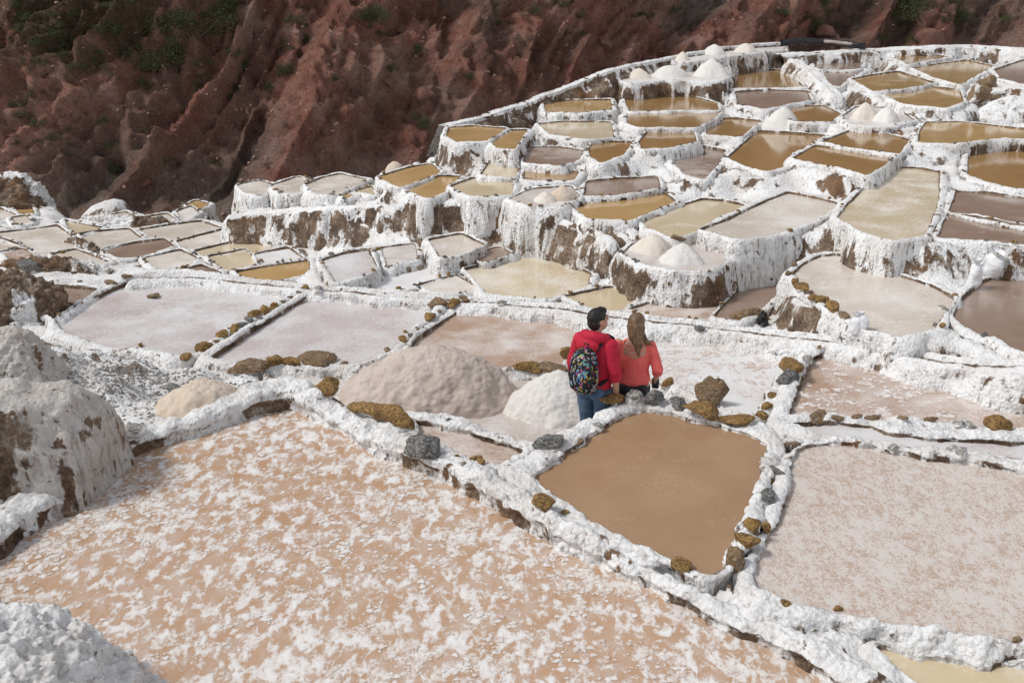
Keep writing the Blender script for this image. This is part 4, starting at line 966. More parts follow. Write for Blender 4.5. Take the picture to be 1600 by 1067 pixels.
heap(852,315,52,14,.34,'heap_cream','left one of twin heaps beside the long tan pan',24,.9,1.2)
heap(879,311,56,20,.34,'heap_tan','right tan one of twin heaps beside the long tan pan',25,.9,1.2)
heap(1350,187,50,24,.84,'heap_cream','pinkish left one of twin heaps near the top right',26,.8,1.3)
heap(1384,190,52,20,.84,'heap_white','white right one of twin heaps near the top right',27,.8,1.4)
heap(617,262,36,9,.24,'heap_tan','tiny tan heap at the foot of the red hillside',28,.9,1.3)

p = at(20, 492, -.55); mound('earth_bank', 'dark brown earth bank with ochre stones at the left edge', 'earth bank', p, 1.0, .75, .62, M['salt'], 31, .8, .16, 170, 2.2, grit=.10)
p = at(10, 640, .2); mound('salt_mound', 'rounded grey-white salt boulder behind the tall bank at left', 'salt mound', (p[0] - .25, p[1] + .75, .1), .52, .5, .62, M['salt_old'], 32, .12, .08, 190, 2.6, grit=.025)
p = at(-30, 1150, .2); mound('salt_mound', 'knobbly bright white salt crust in the bottom left corner', 'salt mound', (p[0] - .05, p[1] - .02, .0), 1.05, 1.05, .86, M['salt'], 33, .0, .10, 320, 2.6, freq=4, grit=.055)
p = at(25, 330, -1.1); mound('earth_bank', 'white-capped brown bank at the far left under the hillside', 'earth bank', (p[0] - .7, p[1] + .9, -1.2), 1.3, .8, .80, M['salt'], 34, .5, .18, 130, 3.0, grit=.12)
oc = empty('rock_outcrop', tuple(at(1538, 162, .95)))
tag(oc, 'jagged dark brown rock outcrop between the golden pans', 'rock outcrop')
for k_, (dx, dy, dz, r_) in enumerate(((0, 0, .22, .34), (-.28, -.05, .1, .26), (.3, 0, .12, .28), (.02, .1, .48, .24), (-.16, 0, .36, .2), (.42, -.1, .02, .2), (.2, -.15, .3, .18), (-.36, -.1, -.05, .18))):
    o = link('rock', rock_mesh(820 + k_, r_, r_ * .8, r_ * .9, 3, 11, M['rock_brown'], .35), oc, (dx, dy, dz)); o.rotation_euler = (k_ * .7, k_ * 1.1, k_ * 2.0)
p = at(1565, 178, .85); mound('salt_slope', 'grooved pale salt slope below the dark rock outcrop', 'salt slope', (p[0] + .5, p[1] + .3, .7), 1.1, .9, .55, M['salt'], 36, .25, .10, 90, 2.0)
p = at(190, 352, -1.15); mound('earth_ridge', 'low brown earth ridge among the pans of the left valley', 'earth ridge', p, 1.6, .25, .20, M['salt'], 37, .6, .06, 140, 2.0, rot=-.2, grit=.10)
p = at(130, 385, -.95); mound('earth_ridge', 'short dark stony ridge right of the wide milky pan', 'earth ridge', p, .7, .16, .16, M['salt'], 38, .6, .05, 110, 2.0, rot=-.7, grit=.09)
p = at(90, 415, -.85); mound('earth_ridge', 'long dark brown stony ridge above the lilac pan at left', 'earth ridge', p, 1.4, .16, .16, M['salt'], 39, .55, .05, 140, 2.0, rot=-.15, grit=.09)
p = at(1172, 498, -.42); mound('earth_ridge', 'small brown rubble ridge beside the black bag', 'earth ridge', p, .34, .16, .16, M['rock_brown'], 40, .7, .06, 60, 2.0)

# ------------------------------------------------------------------ floating salt flakes
def flakes(pid, dens, seed, rmax, single=6):
    """clusters of thin salt flakes afloat on the brine"""
    rg = np.random.default_rng(seed)
    z = PANS[pid][0]; OP = COARSE[pid]; lo, hi = BB[pid]
    q = rg.uniform(lo, hi, (int(dens * np.prod(hi - lo)), 2))
    q = q[seg_dist(q, OP)[1]]
    q3 = np.c_[q, np.zeros(len(q))]
    f = fbm(q3 * 1.6, 3, seed) * .7 + fbm(q3 * .45, 2, seed + 1) * .6 + rg.normal(0, .33, len(q))
    V, F, TN = [], [], []
    for c, fv in zip(q, f):
        big = fv > .02
        m = int(rg.integers(5, 15)) if big else int(rg.integers(1, 4))
        spread = rg.uniform(.022, .060) if big else .05
        wht = float(np.clip(rg.normal(.25 if big else .62, .22), 0, 1))
        sx = rg.uniform(.8, 1.7)
        for k in range(m):
            cc = c + rg.normal(0, spread, 2) * np.array([sx, 1 / sx])
            r = rmax * (.18 + .82 * rg.random() ** 2.2) * (1 if big else .55)
            n = 13; a0 = rg.random() * 6.28
            i0 = len(V); th_ = rg.uniform(.001, .004) * (1.4 if big else .6)
            tone = float(np.clip(wht + rg.normal(0, .12), 0, 1)); TN += [tone] + [min(1.0, tone + .5)] * n
            V.append((cc[0], cc[1], z + .002 + th_ * 1.3))
            el = rg.uniform(.5, 1.0); ph = rg.random() * 3.14
            rad = r * np.clip(1 + .16 * np.sin(np.arange(n) * 1.45 + a0) + rg.normal(0, .10, n), .5, 1.4)
            for k2 in range(n):
                a = a0 + k2 / n * 6.283
                dx, dy = math.cos(a) * rad[k2], math.sin(a) * rad[k2] * el
                V.append((cc[0] + dx * math.cos(ph) - dy * math.sin(ph), cc[1] + dx * math.sin(ph) + dy * math.cos(ph), z + .001 + th_ * .55))
            for k2 in range(n): F.append((i0, i0 + 1 + k2, i0 + 1 + (k2 + 1) % n))
    return np.array(V), np.array(F), np.array(TN)
t = NT('salt_flake'); P = t.pos()
fl_n = t.noise(P, 60, 4, .7)
M['flake'] = t.done(t.mix(t.attr('tone'), (.82, .815, .81), (.60, .47, .39)), .6, t.bump(fl_n, .6, .01), .4)
for pid, dn, sd_, rm in (('F1', 60, 5, .032), ('F5', 60, 6, .045), ('F7', 60, 8, .05)):
    V, F, TN = flakes(pid, dn, sd_, rm)
    root = PAN_OBJ[pid]
    o = link('salt_flakes', mesh_np('salt_flakes', V - np.array(root.location), F, M['flake'], True, {'tone': TN}), root)
    o['kind'] = 'stuff'

# ------------------------------------------------------------------ rubble and scree (uncountable)
M['rubble'] = mat_simple('grey_rubble', (.13, .12, .11), (.42, .40, .375), 3.5, .9, .3, .01, False)
def scatter_stones(name, label, pts, sizes, mat, seed):
    rg = np.random.default_rng(seed)
    bm = bmesh.new(); bmesh.ops.create_icosphere(bm, subdivisions=1, radius=1)
    U = np.array([v.co for v in bm.verts]); FF = np.array([[v.index for v in f.verts] for f in bm.faces]); bm.free()
    n = len(pts); R = U[None] * rg.uniform(.6, 1.15, (n, len(U), 1)) * sizes[:, None, None] * np.array([1, 1, .75])
    V = (R + np.asarray(pts)[:, None]).reshape(-1, 3)
    F = (FF[None] + (np.arange(n) * len(U))[:, None, None]).reshape(-1, 3)
    o = link(name, mesh_np(name, V, F, mat, False))
    return tag(o, label, 'rubble', kind='stuff')
tbv = BVHTree.FromPolygons([Vector(v) for v in TV], [tuple(int(i) for i in f) for f in grid_faces(len(az), len(rr), False)])
rg = np.random.default_rng(3)
pts, sz_ = [], []
for _ in range(6500):
    u, v = rg.normal(200, 95), rg.normal(585, 36)
    hit = tbv.ray_cast(Vector((0, 0, CAM_Z)), Vector(ray(u, v)).normalized())
    if hit[0] is not None and hit[0].z > -.4: pts.append(hit[0]); sz_.append(.004 + .024 * rg.random() ** 4)
scatter_stones('rubble', 'grey rubble scattered on the salty slope at left', pts, np.array(sz_), M['rubble'], 4)
pts, sz_ = [], []
idx = rg.integers(0, len(CV), 26000)
for i in idx:
    if up[i] < 13 and -22 < CV[i, 0] < 24: pts.append(CV[i]); sz_.append(.012 + .075 * rg.random() ** 5)
M['scree'] = mat_simple('scree_stone', (.20, .09, .065), (.42, .28, .225), 2, .9, .3, .02, False)
scatter_stones('scree', 'small loose stones on the red hillside', pts, np.array(sz_), M['scree'], 6)

# ------------------------------------------------------------------ shrubs and boulders on the hillside
def mat_leaf(name, a, b, c):
    t = NT(name); P = t.pos()
    n = t.noise(P, 7, 3)
    return t.done(t.mix(t.ramp(n, [(.3, 0.0), (.7, 1.0)]), t.mix(t.rnd(), a, c), b), .75, None, .2)
M['leaf'] = mat_leaf('shrub_leaf', (.035, .046, .020), (.085, .095, .042), (.075, .072, .036))
M['leaf_dry'] = mat_leaf('dry_grass_leaf', (.10, .085, .040), (.20, .165, .085), (.07, .07, .035))
M['twig'] = mat_simple('shrub_twig', (.06, .04, .025), (.12, .085, .06), 20)
def shrub_meshes(seed, dry=False, dense=False):
    rg = np.random.default_rng(seed)
    V, F = [], []
    cl = rg.normal(0, 1, (14, 3)); cl[:, 2] = np.abs(cl[:, 2]); cl /= np.maximum(np.linalg.norm(cl, axis=1, keepdims=True), .3); cl *= rg.uniform(.35, .95, (14, 1)); cl[:, 2] *= .75
    for k in range(5200 if dense else 900 if not dry else 420):
        c = cl[rg.integers(0, 14)] + rg.normal(0, .15, 3)
        if c[2] < -.1: continue
        L = rg.uniform(.022, .05) if dense else rg.uniform(.05, .11) if not dry else rg.uniform(.15, .4)
        wd = L * (.45 if not dry else .05)
        d = c * .6 + rg.normal(0, .5, 3) + (np.array([0, 0, .9]) if dry else np.array([0, 0, .3])); d /= np.linalg.norm(d)
        s_ = np.cross(d, rg.normal(0, 1, 3)); s_ /= max(np.linalg.norm(s_), 1e-6)
        i0 = len(V)
        V += [c - s_ * wd * .3, c + d * L * .5 + s_ * wd, c + d * L, c + d * L * .5 - s_ * wd]
        F.append((i0, i0 + 1, i0 + 2, i0 + 3))
    leaf = mesh_np('foliage', np.array(V), np.array(F), M['leaf_dry'] if dry else M['leaf'], False)
    V, F = [], []
    for k in range(9):
        e = cl[k]; b_ = np.array([rg.normal(0, .08), rg.normal(0, .08), -.3])
        i0 = len(V)
        for j, (p_, r_) in enumerate(((b_, .035), (e * .9, .01))):
            for a in range(4): V.append(p_ + np.array([math.cos(a * 1.57), math.sin(a * 1.57), 0]) * r_)
        for a in range(4): F.append((i0 + a, i0 + (a + 1) % 4, i0 + 4 + (a + 1) % 4, i0 + 4 + a))
    return leaf, mesh_np('stem', np.array(V), np.array(F), M['twig'], False)
SH = [shrub_meshes(s) for s in (1, 2, 3, 4)]; SHB = [shrub_meshes(s, False, True) for s in (7, 8, 9)]; SHD = [shrub_meshes(s, True) for s in (5, 6)]
def put_shrub(u, v, wpx, label, group=None, dry=False, k=None):
    hit, nn = on_cliff(u, v)
    if hit is None: return
    r = wpx * mpp(hit.length * .93) * .55
    lf, stm = rng.choice(SHD if dry else SHB if wpx > 35 else SH)
    root = empty('shrub' if not dry else 'grass_tuft', hit - Vector((0, 0, r * .1)))
    root.scale = (r, r, r * rng.uniform(.7, 1.0)); root.rotation_euler = (0, 0, rng.uniform(0, 6.28))
    link('foliage', lf, root); link('stem', stm, root)
    tag(root, label, 'shrub' if not dry else 'grass', group)
BIG = [(300,45,120,'largest dark shrub clump high on the hillside left of centre'),(268,95,96,'dark shrub below the largest clump on the hillside'),(350,18,80,'dark shrub right of the largest clump on the hillside'),
 (573,30,76,'dark green shrub on the rib at the top, left of centre'),(455,112,48,'round green shrub alone on the pale rib'),(652,195,60,'green grassy shrub at the foot of the cliff above the golden pan'),
 (1440,18,100,'very dark shrub at the top of the hillside upper right'),(1492,35,50,'olive shrub right of the very dark one upper right'),(1265,45,28,'dark shrub just above the black tarp'),(868,8,40,'dark shrub at the top edge right of centre'),
 (340,255,24,'tiny shrub beside the hollow at the cliff foot'),(735,120,30,'shrub on the steep scree in the middle of the hillside')]
for b in BIG: put_shrub(*b)
G = 'small shrubs scattered over the red hillside'
for (cu, cv, su, sv, n, where) in ((70,50,50,35,26,'in the upper left corner of the hillside'),(190,45,35,40,16,'at the top left, beside the largest dark clump'),(340,110,40,35,10,'on the red slope below the largest dark clump'),(50,180,40,35,10,'on the left slope halfway down to the valley'),(480,60,40,35,6,'on the pale rib at the top left of centre'),
        (880,30,40,20,6,'at the top right of centre of the hillside'),(1010,18,40,14,5,'high above the row of white cones'),(1300,30,40,18,12,'just above the black tarp'),(1450,40,60,20,10,'around the very dark shrub at upper right'),(170,230,60,30,5,'low on the red slope above the left valley'),(650,60,60,45,5,'on the dark cliff in the middle of the hillside')):
    for _ in range(n):
        u, v = rng.gauss(cu, su), rng.gauss(cv, sv)
        if v < -20: v = -v
        put_shrub(u, v, rng.uniform(12, 34), 'small low shrub ' + where, G)
G2 = 'dry grass tufts on the red hillside'
for _ in range(70):
    zone = rng.choice((0, 0, 1, 2)); u = rng.uniform(*((0, 330), (330, 900), (1200, 1600))[zone]); v = rng.uniform(0, 190 if u < 600 else 60)
    put_shrub(u, v, rng.uniform(7, 18), 'small dry grass tuft on the ' + ('left part of the hillside', 'middle of the red hillside', 'hillside at upper right')[zone], G2, True)
M['boulder'] = mat_rock('red_boulder', (.13, .05, .035), (.24, .115, .085), (.09, .06, .05), -1)
BL = [(665,150,26,'pale red boulder in the dark hollow of the cliff'),(605,125,22,'tall reddish block on the dark cliff'),(790,112,22,'red boulder on the cliff above the crest'),(1232,50,30,'grey boulder beside the black tarp at the top'),(1452,66,36,'red rock at the foot of the hillside, top right'),(1290,52,26,'reddish boulder right of the grey one at the top'),(510,205,24,'pinkish boulder above the cliff foot'),(628,48,18,'grey-red boulder high on the cliff'),(232,285,20,'boulder over the dark hollow at the cliff foot'),(945,70,22,'red block high above the row of cones')]
for i, (u, v, w, lb) in enumerate(BL):
    hit, nn = on_cliff(u, v)
    if hit is None: continue
    r = w * mpp(hit.length * .93) * .55
    o = link('boulder', rock_mesh(700 + i, r, r * .8, r * .8, 3, 8, M['boulder'])); o.location = hit; tag(o, lb, 'boulder')

# ------------------------------------------------------------------ sacks, bag, tarp
M['sack'] = mat_simple('woven_sack', (.70, .70, .72), (.80, .80, .81), 14, .6, .5, .03)
M['tie'] = mat_simple('sack_tie', (.35, .33, .3), (.5, .48, .45), 30)
M['black'] = mat_simple('black_plastic', (.010, .010, .011), (.03, .03, .032), 9, .35, .8, .03)
def sack(u, v, wpx, hpx, z, label, lean=(0, 0), seed=0):
    f = touch(u, v); z = f[2] - .02; m = mpp(f[1]); w = wpx * m * .5; h = hpx * m * 1.03
    root = empty('salt_sack', (f[0], f[1] + w * .5, z)); root.rotation_euler = (lean[0], lean[1], seed * 1.3)
    tag(root, label, 'sack', 'white salt sacks')
    n, k = 28, 22; V = []
    for i in range(n):
        t_ = i / (n - 1)
        r = w * (1 - abs(2 * t_ * .92 - .80) ** 4.0 * .8) * (1 if t_ < .85 else 1 - (t_ - .85) * 4.2)
        for a in range(k):
            th = a / k * 6.283
            V.append((math.cos(th) * r, math.sin(th) * r * .72, t_ * h * .93))
    V = np.array(V)
    dd = w * .22 * fbm(V / w * 1.6 + seed * 9, 3, 60 + seed) + w * .08 * fbm(V / w * np.array([5, 5, 1.5]), 2, seed)
    nn = V * np.array([1, 1, 0]); nn /= np.maximum(np.linalg.norm(nn, axis=1, keepdims=True), 1e-6)
    V = V + nn * dd[:, None]
    F = []
    for i in range(n - 1):
        for a in range(k): F.append((i * k + a, i * k + (a + 1) % k, (i + 1) * k + (a + 1) % k, (i + 1) * k + a))
    link('body', mesh_np('body', V, np.array(F), M['sack']), root)
    V = []; F = []                                         # gathered mouth
    for i in range(8):
        t_ = i / 7; r = w * (.36 + .38 * t_)
        for a in range(k):
            th = a / k * 6.283; rr_ = r * (1 + .22 * math.sin(a * 2.9 + seed) * t_)
            V.append((math.cos(th) * rr_, math.sin(th) * rr_ * .7, h * (.90 + .14 * t_ + .02 * math.sin(a * 1.7))))
    for i in range(7):
        for a in range(k): F.append((i * k + a, i * k + (a + 1) % k, (i + 1) * k + (a + 1) % k, (i + 1) * k + a))
    link('mouth', mesh_np('mouth', np.array(V), np.array(F), M['sack']), root)
    bm = bmesh.new(); V = []; F = []
    for i in range(16):
        for a in range(6):
            th, ph = i / 16 * 6.283, a / 6 * 6.283
            R_ = w * .37 + math.cos(ph) * w * .05
            V.append((math.cos(th) * R_, math.sin(th) * R_ * .75, h * .905 + math.sin(ph) * w * .05))
    for i in range(16):
        for a in range(6): F.append((i * 6 + a, ((i + 1) % 16) * 6 + a, ((i + 1) % 16) * 6 + (a + 1) % 6, i * 6 + (a + 1) % 6))
    bm.free()
    link('tie', mesh_np('tie', np.array(V), np.array(F), M['tie']), root)
sack(1338, 521, 24, 31, -.12, 'white sack standing at the front edge of the rounded cream pan', (0, .05), 1)
sack(1349, 514, 20, 26, -.02, 'white sack tucked behind the one at the front edge of the rounded cream pan', (.1, .2), 2)
sack(1524, 450, 25, 44, .04, 'white sack at left of the pair beside the brown cloudy pan', (0, .05), 3)
sack(1549, 430, 33, 40, .04, 'larger leaning white sack at right of the pair beside the brown cloudy pan', (.1, .3), 4)
p = at(1364, 520, -.12); o = mound('crumpled_sack', 'crumpled empty white sack lying by the standing sacks', 'sack', p, .15, .09, .09, M['sack'], 71, 0, .05, 60, 1.6, freq=3)
p = at(1191, 505, -.4); o = mound('plastic_bag', 'small shiny black plastic bag on the salt by the canal', 'bag', p, .10, .08, .19, M['black'], 72, 0, .06, 60, 1.8, freq=3)
def pipe(name, pts, r, mat, label, cat):
    P3, s = resample(chaikin(np.array(pts, float), 2, False), .12, False)
    V, F = [], []
    for k in range(len(P3)):
        for a in range(10):
            V.append(P3[k] + np.array([0, math.cos(a / 10 * 6.283), math.sin(a / 10 * 6.283)]) * r * (1 + .25 * vnoise(np.array([[k * .7, a * .6, r]]), 5)[0]))
    for k in range(len(P3) - 1):
        for a in range(10): F.append((k * 10 + a, k * 10 + (a + 1) % 10, (k + 1) * 10 + (a + 1) % 10, (k + 1) * 10 + a))
    return tag(link(name, mesh_np(name, np.array(V), np.array(F), mat)), label, cat)
pipe('tarp_roll', [at(1221, 68, 1.62), at(1240, 65, 1.68), at(1262, 64, 1.70), at(1300, 67, 1.64), at(1340, 71, 1.6), at(1352, 73, 1.55)], .10, M['black'], 'long black rolled tarp lying on the top terrace', 'tarp')
M['plank'] = mat_simple('weathered_plank', (.30, .26, .22), (.45, .40, .35), 6)
pipe('wooden_pole', [at(1288, 65, 1.78), at(1330, 69, 1.74)], .05, M['plank'], 'pale pole lying on the black tarp at the top', 'pole')
# ------------------------------------------------------------------ the two people
M['skin'] = mat_simple('skin', (.47, .26, .18), (.53, .30, .215), 18, .55, .1, .004)
M['hoodie'] = mat_simple('red_cotton', (.40, .008, .028), (.50, .015, .045), 8, .8, .5, .02)
M['coral'] = mat_simple('coral_knit', (.72, .115, .105), (.80, .15, .135), 10, .85, .45, .015)
M['denim'] = mat_simple('blue_denim', (.035, .065, .115), (.10, .16, .24), 9, .85, .5, .015)
M['leggings'] = mat_simple('black_leggings', (.010, .011, .016), (.020, .021, .028), 12, .7, .3, .01)
M['hair_black'] = mat_simple('black_hair', (.006, .005, .005), (.018, .014, .012), 60, .45, .8, .01, True, (1, 1, .25))
M['hair_brown'] = mat_simple('brown_hair', (.075, .04, .02), (.24, .145, .08), 45, .45, .8, .012, True, (1, 1, .12))
M['shoe'] = mat_simple('shoe', (.05, .05, .055), (.10, .10, .10), 20, .6)
def tube_mesh(bm, pts, rads, ref=(1, 0, 0), k=20, cap=.7):
    pts = [Vector(p) for p in pts]; ref = Vector(ref)
    rings = []
    n = len(pts)
    for i in range(n):
        d = (pts[min(i + 1, n - 1)] - pts[max(i - 1, 0)]).normalized()
        a = (ref - d * ref.dot(d))
        if a.length < 1e-3: a = Vector((0, 1, 0)) - d * d.y
        a.normalize(); b = d.cross(a)
        r = rads[i]; rx, ry = r if hasattr(r, '__len__') else (r, r)
        rings.append([bm.verts.new(pts[i] + a * math.cos(j / k * 6.28318) * rx + b * math.sin(j / k * 6.28318) * ry) for j in range(k)])
        if i in (0, n - 1):
            s = -1 if i == 0 else 1
            rm = min(rx, ry)
            mid = [bm.verts.new(pts[i] + d * s * rm * cap * .6 + a * math.cos(j / k * 6.28318) * rx * .75 + b * math.sin(j / k * 6.28318) * ry * .75) for j in range(k)]
            tip = bm.verts.new(pts[i] + d * s * rm * cap)
            A = rings[-1]
            for j in range(k):
                q = [A[j], A[(j + 1) % k], mid[(j + 1) % k], mid[j]]
                bm.faces.new(q if s > 0 else q[::-1])
                q = [mid[j], mid[(j + 1) % k], tip]
                bm.faces.new(q if s > 0 else q[::-1])
    for i in range(n - 1):
        A, B = rings[i], rings[i + 1]
        for j in range(k): bm.faces.new((A[j], A[(j + 1) % k], B[(j + 1) % k], B[j]))
def ball(bm, c, r, rot=None):
    m = Matrix.Translation(c)
    if rot is not None: m = m @ rot
    m = m @ Matrix.Diagonal((*r, 1))
    bmesh.ops.create_icosphere(bm, subdivisions=3, radius=1, matrix=m)
def fuse(name, bm, mat, parent, voxel=.009, smooth=4, fold=0.0, fseed=0, fscale=9.0, stretch=(1, 1, .6)):
    bmesh.ops.recalc_face_normals(bm, faces=bm.faces)
    me = bpy.data.meshes.new(name); bm.to_mesh(me); bm.free()
    o = bpy.data.objects.new(name, me); COL.objects.link(o)
    r = o.modifiers.new('r', 'REMESH'); r.mode = 'VOXEL'; r.voxel_size = voxel
    s = o.modifiers.new('s', 'SMOOTH'); s.factor = .5; s.iterations = smooth
    dg = bpy.context.evaluated_depsgraph_get()
    new = bpy.data.meshes.new_from_object(o.evaluated_get(dg))
    o.modifiers.clear(); o.data = new; bpy.data.meshes.remove(me); new.name = name
    n = len(new.vertices)
    if fold > 0:
        co = np.zeros(n * 3, np.float32); new.vertices.foreach_get('co', co); co = co.reshape(-1, 3).astype(float)
        nn = np.zeros(n * 3, np.float32); new.vertices.foreach_get('normal', nn); nn = nn.reshape(-1, 3)
        f = ridged(co * fscale * np.array(stretch), 2, 40 + fseed) * .6 + fbm(co * fscale * 1.7, 2, fseed) * .6
        co = co + nn * (fold * f)[:, None]
        new.vertices.foreach_set('co', co.astype(np.float32).ravel())
    new.polygons.foreach_set('use_smooth', np.ones(len(new.polygons), bool))
    new.materials.clear(); new.materials.append(mat); new.update()
    o.parent = parent
    return o
def hand(bm, wrist, d, palm_n, curl=.5, side=1):
    """palm, four unequal fingers and a thumb; d = direction of the hand, palm_n = palm normal"""
    w, d, pn = Vector(wrist), Vector(d).normalized(), Vector(palm_n).normalized()
    s = d.cross(pn).normalized() * side                    # towards the thumb
    tube_mesh(bm, [w, w + d * .045, w + d * .085], [(.026, .018), (.038, .016), (.040, .014)], s)
    for i, (o_, L) in enumerate(((.030, .072), (.010, .080), (-.010, .075), (-.030, .058))):
        b = w + d * .085 + s * o_
        d1 = (d + pn * curl * .4).normalized(); d2 = (d + pn * curl * 1.3).normalized(); d3 = (d + pn * curl * 2.6).normalized()
        p1 = b + d1 * L * .45; p2 = p1 + d2 * L * .32; p3 = p2 + d3 * L * .23
        tube_mesh(bm, [b - d * .01, p1, p2, p3], [.0092, .0088, .0080, .0070], s, 10)
    b = w + d * .025 + s * .028
    tube_mesh(bm, [b, b + (d * .7 + s * .7).normalized() * .035, b + (d * .7 + s * .7).normalized() * .035 + (d + pn * .4).normalized() * .03], [.013, .011, .0085], pn, 10)
def head(bm, c, yaw, pitch, s=1.0):
    R = Matrix.Rotation(-yaw, 4, 'Z') @ Matrix.Rotation(pitch, 4, 'X')
    def q(x, y, z): return Vector(c) + R.to_3x3() @ Vector((x * s, y * s, z * s))
    ball(bm, q(0, -.008, .02), (.076 * s, .096 * s, .092 * s), R)
    ball(bm, q(0, .035, -.045), (.058 * s, .060 * s, .068 * s), R)          # jaw
    tube_mesh(bm, [q(0, .092, .015), q(0, .112, -.018), q(0, .098, -.030)], [.008 * s, .013 * s, .011 * s], (1, 0, 0), 10)   # nose
    tube_mesh(bm, [q(-.022, .088, -.056), q(.022, .088, -.056)], [.008 * s, .008 * s], (0, 0, 1), 10)                      # mouth
    tube_mesh(bm, [q(-.045, .082, .035), q(.045, .082, .035)], [.010 * s, .010 * s], (0, 0, 1), 10)                      # brow
    for e in (-1, 1):
        ball(bm, q(e * .078, -.004, -.008), (.011 * s, .021 * s, .032 * s), R)  # ears
    return q, R
EYE = mat_simple('eye', (.01, .01, .01), (.04, .03, .02), 10, .2)
def eyes(q, R, s, parent):
    bm = bmesh.new()
    for e in (-1, 1): ball(bm, q(e * .031, .080, .014), (.013 * s, .010 * s, .008 * s), R)
    me = bpy.data.meshes.new('eyes'); bm.to_mesh(me); bm.free(); me.materials.append(EYE)
    link('eyes', me, parent)

FLOOR = -.55
def man():
    c = at(938, 700, FLOOR)
    root = empty('person', (.815, 9.02, FLOOR)); root.scale = (.955,) * 3; root.rotation_euler = (0, 0, math.radians(-34))
    tag(root, 'person in a red hoodie and jeans with a patterned backpack, seen from behind', 'person')
    sh_z = 1.44
    L = {}
    for s in (-1, 1):
        L[s] = dict(hip=(s * .095, 0, .92), knee=(s * .105, .015 if s > 0 else .06, .50), ank=(s * .11, -.03 if s > 0 else .02, .09),
                    sh=(s * .185, -.01, sh_z), el=(s * .245, -.03, 1.14), wr=(s * .235, .035, .885))
    bm = bmesh.new()
    tube_mesh(bm, [(0, 0, .90), (0, 0, 1.02), (0, 0, 1.15), (0, 0, 1.30), (0, -.005, 1.42), (0, -.01, 1.47)], [(.15, .105), (.145, .10), (.145, .10), (.17, .11), (.165, .09), (.09, .065)])
    for s in (-1, 1):
        l = L[s]
        tube_mesh(bm, [l['hip'], l['knee'], l['ank']], [(.085, .09), (.058, .06), (.042, .045)])
        tube_mesh(bm, [l['ank'], (l['ank'][0], l['ank'][1] + .14, .045)], [(.042, .045), (.045, .03)])
        tube_mesh(bm, [l['sh'], l['el'], l['wr']], [.055, .043, .030])
        hand(bm, l['wr'], (-.02 * s, .10, -1), (-s, .2, 0), .55, 1 if s > 0 else -1)
    tube_mesh(bm, [(0, -.02, 1.44), (0, -.005, 1.53), (.01, .01, 1.58)], [.062, .056, .056])
    q, R = head(bm, (.012, .012, 1.648), math.radians(26), math.radians(6), 1.04)
    fuse('body', bm, M['skin'], root, .007, 3)
    eyes(q, R, 1.04, root)
    bm = bmesh.new()                                       # short black hair
    ball(bm, q(0, -.018, .040), (.083, .104, .092), R)
    ball(bm, q(0, -.048, -.012), (.076, .070, .082), R)
    ball(bm, q(0, .035, .086), (.062, .060, .040), R)
    fuse('hair', bm, M['hair_black'], root, .007, 2, .007, 3, 30, (1, 1, .6))
    bm = bmesh.new()                                       # hoodie
    tube_mesh(bm, [(0, 0, .93), (0, 0, .98), (0, 0, 1.15), (0, 0, 1.30), (0, -.005, 1.42), (0, -.01, 1.47)], [(.172, .128), (.185, .14), (.178, .13), (.20, .135), (.19, .11), (.11, .085)], cap=.2)
    for s in (-1, 1):
        l = L[s]; el, wr = Vector(l['el']), Vector(l['wr'])
        tube_mesh(bm, [Vector(l['sh']) + Vector((-s * .02, 0, -.01)), el, el.lerp(wr, .22)], [.080, .068, .060])
        tube_mesh(bm, [el.lerp(wr, .12), el.lerp(wr, .30)], [.063, .063], cap=.3)
    # hood lying on the back, open ring round the neck
    for k in range(13):
        a = math.radians(-200 + k * 220 / 12 )
        pass
    ring = []
    for k in range(15):
        a = math.radians(150 + k * 240 / 14)
        ring.append((math.cos(a) * .115, -.015 + math.sin(a) * .105, 1.485 - .025 * math.sin(a)))
    tube_mesh(bm, ring, [.036 + .022 * math.sin(k / 14 * math.pi) for k in range(15)], (0, 0, 1), 14)
    ball(bm, (-.02, -.135, 1.425), (.125, .072, .085))
    fuse('hoodie', bm, M['hoodie'], root, .008, 4, .008, 5, 8)
    bm = bmesh.new()                                       # jeans
    tube_mesh(bm, [(0, 0, .84), (0, 0, .93), (0, 0, 1.0)], [(.165, .125), (.168, .125), (.16, .12)], cap=.2)
    for s in (-1, 1):
        l = L[s]; kn, an = Vector(l['knee']), Vector(l['ank'])
        tube_mesh(bm, [l['hip'], Vector(l['hip']).lerp(kn, .5), kn, kn.lerp(an, .5), an + Vector((0, 0, -.03))], [(.102, .118), (.092, .10), (.076, .08), (.07, .075), (.066, .07)], cap=.2)
    ball(bm, (-.075, -.085, .90), (.085, .07, .09)); ball(bm, (.075, -.085, .90), (.085, .07, .09))
    fuse('jeans', bm, M['denim'], root, .009, 4, .008, 8, 9)
    for s in (-1, 1):
        a = L[s]['ank']; bm = bmesh.new()
        tube_mesh(bm, [(a[0], a[1] - .05, .05), (a[0], a[1] + .05, .055), (a[0], a[1] + .18, .04)], [(.046, .05), (.05, .052), (.045, .036)])
        fuse('shoe', bm, M['shoe'], root, .008, 3)
    return root
man_o = man()

